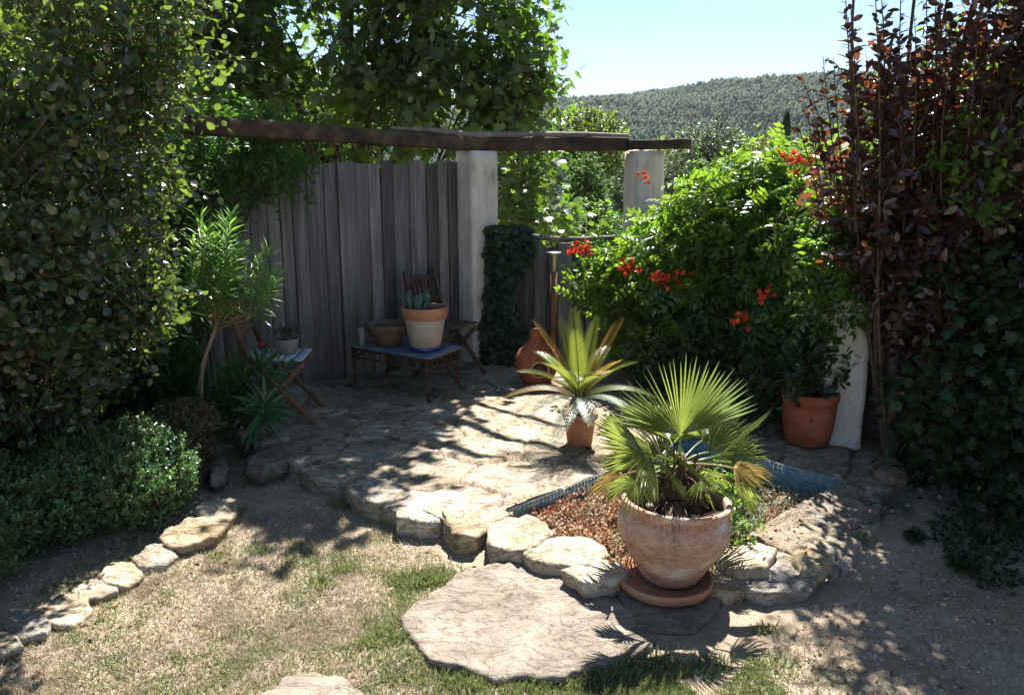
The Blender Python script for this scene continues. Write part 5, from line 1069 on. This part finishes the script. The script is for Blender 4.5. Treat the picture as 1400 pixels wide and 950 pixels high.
# cypress
p = at(1076, 160, y=60); e = empty('cypress', (p.x, 60, -1.2), 'slim dark cypress against the wooded hill', 'tree'); g = Geo(); rng = np.random.default_rng(3); n = 3500; H = p.z+1.2; t = rng.random(n); a = rng.random(n)*6.28
rr = .75*(1-t)**.7*np.sqrt(rng.random(n)); instance(g, TINY, np.stack([rr*np.cos(a), rr*np.sin(a), .3+t*(H-.3)], -1), nrm(np.stack([np.cos(a)*.3, np.sin(a)*.3, np.ones(n)], -1)), rand_dirs(n), np.full(n, .4)); g.build('crown', M['pine'], e, smooth=False)
g = Geo(); tube(g, [(0, 0, 0), (0, 0, H*.8)], [.15, .04], 7); g.build('trunk', M['bark'], e)
# utility pole
p = at(946, 148, y=70); e = empty('utility_pole', (p.x, 70, -1.2), 'thin dark utility pole before the hill', 'utility pole'); g = Geo(); tube(g, [(0, 0, 0), (0, 0, p.z+1.2)], [.14, .09], 8); g.build('pole', M['iron'], e)
# two houses
def house(c, w_, d_, zw, zr, label, rz=0):
    e = empty('farmhouse', (c[0], c[1], -1.2), label, 'house', None, rz); g = Geo(); box(g, (0, 0, (zw+1.2)/2), (w_, d_, zw+1.2)); g.build('wall', M['farwall'], e, smooth=False)
    g = Geo(); z0, z1 = zw+1.2, zr+1.2; o_ = .3; x, y = w_/2+o_, d_/2+o_
    v = [(-x, -y, z0), (x, -y, z0), (x, 0, z1), (-x, 0, z1), (x, y, z0), (-x, y, z0)]; v += [(a, b_, c_-.15) for a, b_, c_ in v]
    g.add(v, [(0, 1, 2, 3), (3, 2, 4, 5), (6, 9, 8, 7), (9, 11, 10, 8), (0, 6, 7, 1), (5, 4, 10, 11), (1, 7, 8, 2), (2, 8, 10, 4), (0, 3, 9, 6), (3, 5, 11, 9)]); r_ = g.build('roof', M['rooftile'], e, smooth=False)
    for k in (-.3, .3):
        g = Geo(); box(g, (w_*k, -d_/2-.02, z0-1.6), (1.0, .06, 1.2)); g.build('window', M['iron'], e, smooth=False)
    g = Geo(); box(g, (w_*.3, .6, z1), (.6, .6, 1.0)); g.build('chimney', M['farwall'], r_, smooth=False)
p0, p1 = at(838, 219, y=48), at(838, 202, y=50); house((p0.x+1.2, 50), 8, 6, p0.z, p1.z, 'house with pink tiled roof beside the right pillar', R(10))
p0, p1 = at(1095, 205, y=66), at(1095, 198, y=70); house((p0.x+2, 70), 9, 7, p0.z, p1.z+.3, 'pale far house at the foot of the cypress', R(-8))
# wooded hill
def hillz(x, y):
    ridge = 66+20*np.tanh((x-140)/180)-np.maximum(0, -x-40)*.05
    s = np.clip((y-190)/430, 0, 1); s = s*s*(3-2*s)
    return -2+ridge*s*(1+.05*np.sin(x/60))+6*fbm(x, y, .012, 61)*s-np.maximum(0, y-650)*.25
hx = np.linspace(-600, 1100, 120); hy = np.linspace(110, 1100, 90); HX, HY = np.meshgrid(hx, hy, indexing='ij'); HZ = hillz(HX, HY)
g = Geo(); I = np.arange(HX.size).reshape(HX.shape); g.addn(np.stack([HX, HY, HZ], -1).reshape(-1, 3), [np.stack([I[:-1, :-1], I[1:, :-1], I[1:, 1:], I[:-1, 1:]], -1).reshape(-1, 4)])
m_ = noisemat('hill_scrub', [(.35, (.04, .06, .025)), (.5, (.07, .09, .035)), (.7, (.12, .13, .06))], .03, 8, .95, .2, .3, .05)
tag(g.build('hill', m_), kind='structure')
rng = np.random.default_rng(62); N = 110000; x = rng.uniform(-150, 520, N); y = rng.uniform(200, 680, N)
den = np.clip(.85+1.6*fbm(x, y, .016, 63)+(y-330)/200, .12, 1); ok = rng.random(N) < den; x, y = x[ok], y[ok]; n = len(x)
cone = []; cf = []
for i, (r, z) in enumerate(((.05, 0), (.5, .18), (.42, .45), (.22, .78))):
    for k in range(5): a = k*1.2566+i*.6; cone.append((r*cos(a)*(1+.2*((k*7+i*3) % 3-1)), r*sin(a), z))
cone.append((0, 0, 1.0))
for i in range(3):
    for k in range(5): cf.append((i*5+k, i*5+(k+1) % 5, (i+1)*5+(k+1) % 5, (i+1)*5+k))
for k in range(5): cf.append((15+k, 15+(k+1) % 5, 20))
V3, FA = tmpl(cone, cf); h = rng.uniform(2.6, 7, n)*(1+.5*fbm(x, y, .05, 66)); wd = h*rng.uniform(.45, .75, n); P_ = np.stack([x, y, hillz(x, y)-.5], -1)
W = P_[:, None, :]+V3[None]*np.stack([wd, wd, h], -1)[:, None, :]; off = (np.arange(n)*len(V3))[:, None, None]
g = Geo(); g.addn(W.reshape(-1, 3), [(a[None]+off).reshape(-1, a.shape[1]) for a in FA]); tag(g.build('pine_forest', M['pine'], smooth=False), 'dark pine forest covering the far hillside', 'forest', kind='stuff')

# summer air over the valley
g = Geo(); box(g, (0, 0, 70), (9000, 9000, 150.0)); hz = bpy.data.materials.new('haze'); hz.use_nodes = True; hn = hz.node_tree; hn.nodes.clear()
ho = hn.nodes.new('ShaderNodeOutputMaterial'); hv = hn.nodes.new('ShaderNodeVolumePrincipled'); hv.inputs['Color'].default_value = (.85, .92, 1, 1); hv.inputs['Density'].default_value = .00011; hv.inputs['Anisotropy'].default_value = .3
hn.links.new(hv.outputs[0], ho.inputs['Volume']); tag(g.build('haze', hz, smooth=False), kind='stuff')
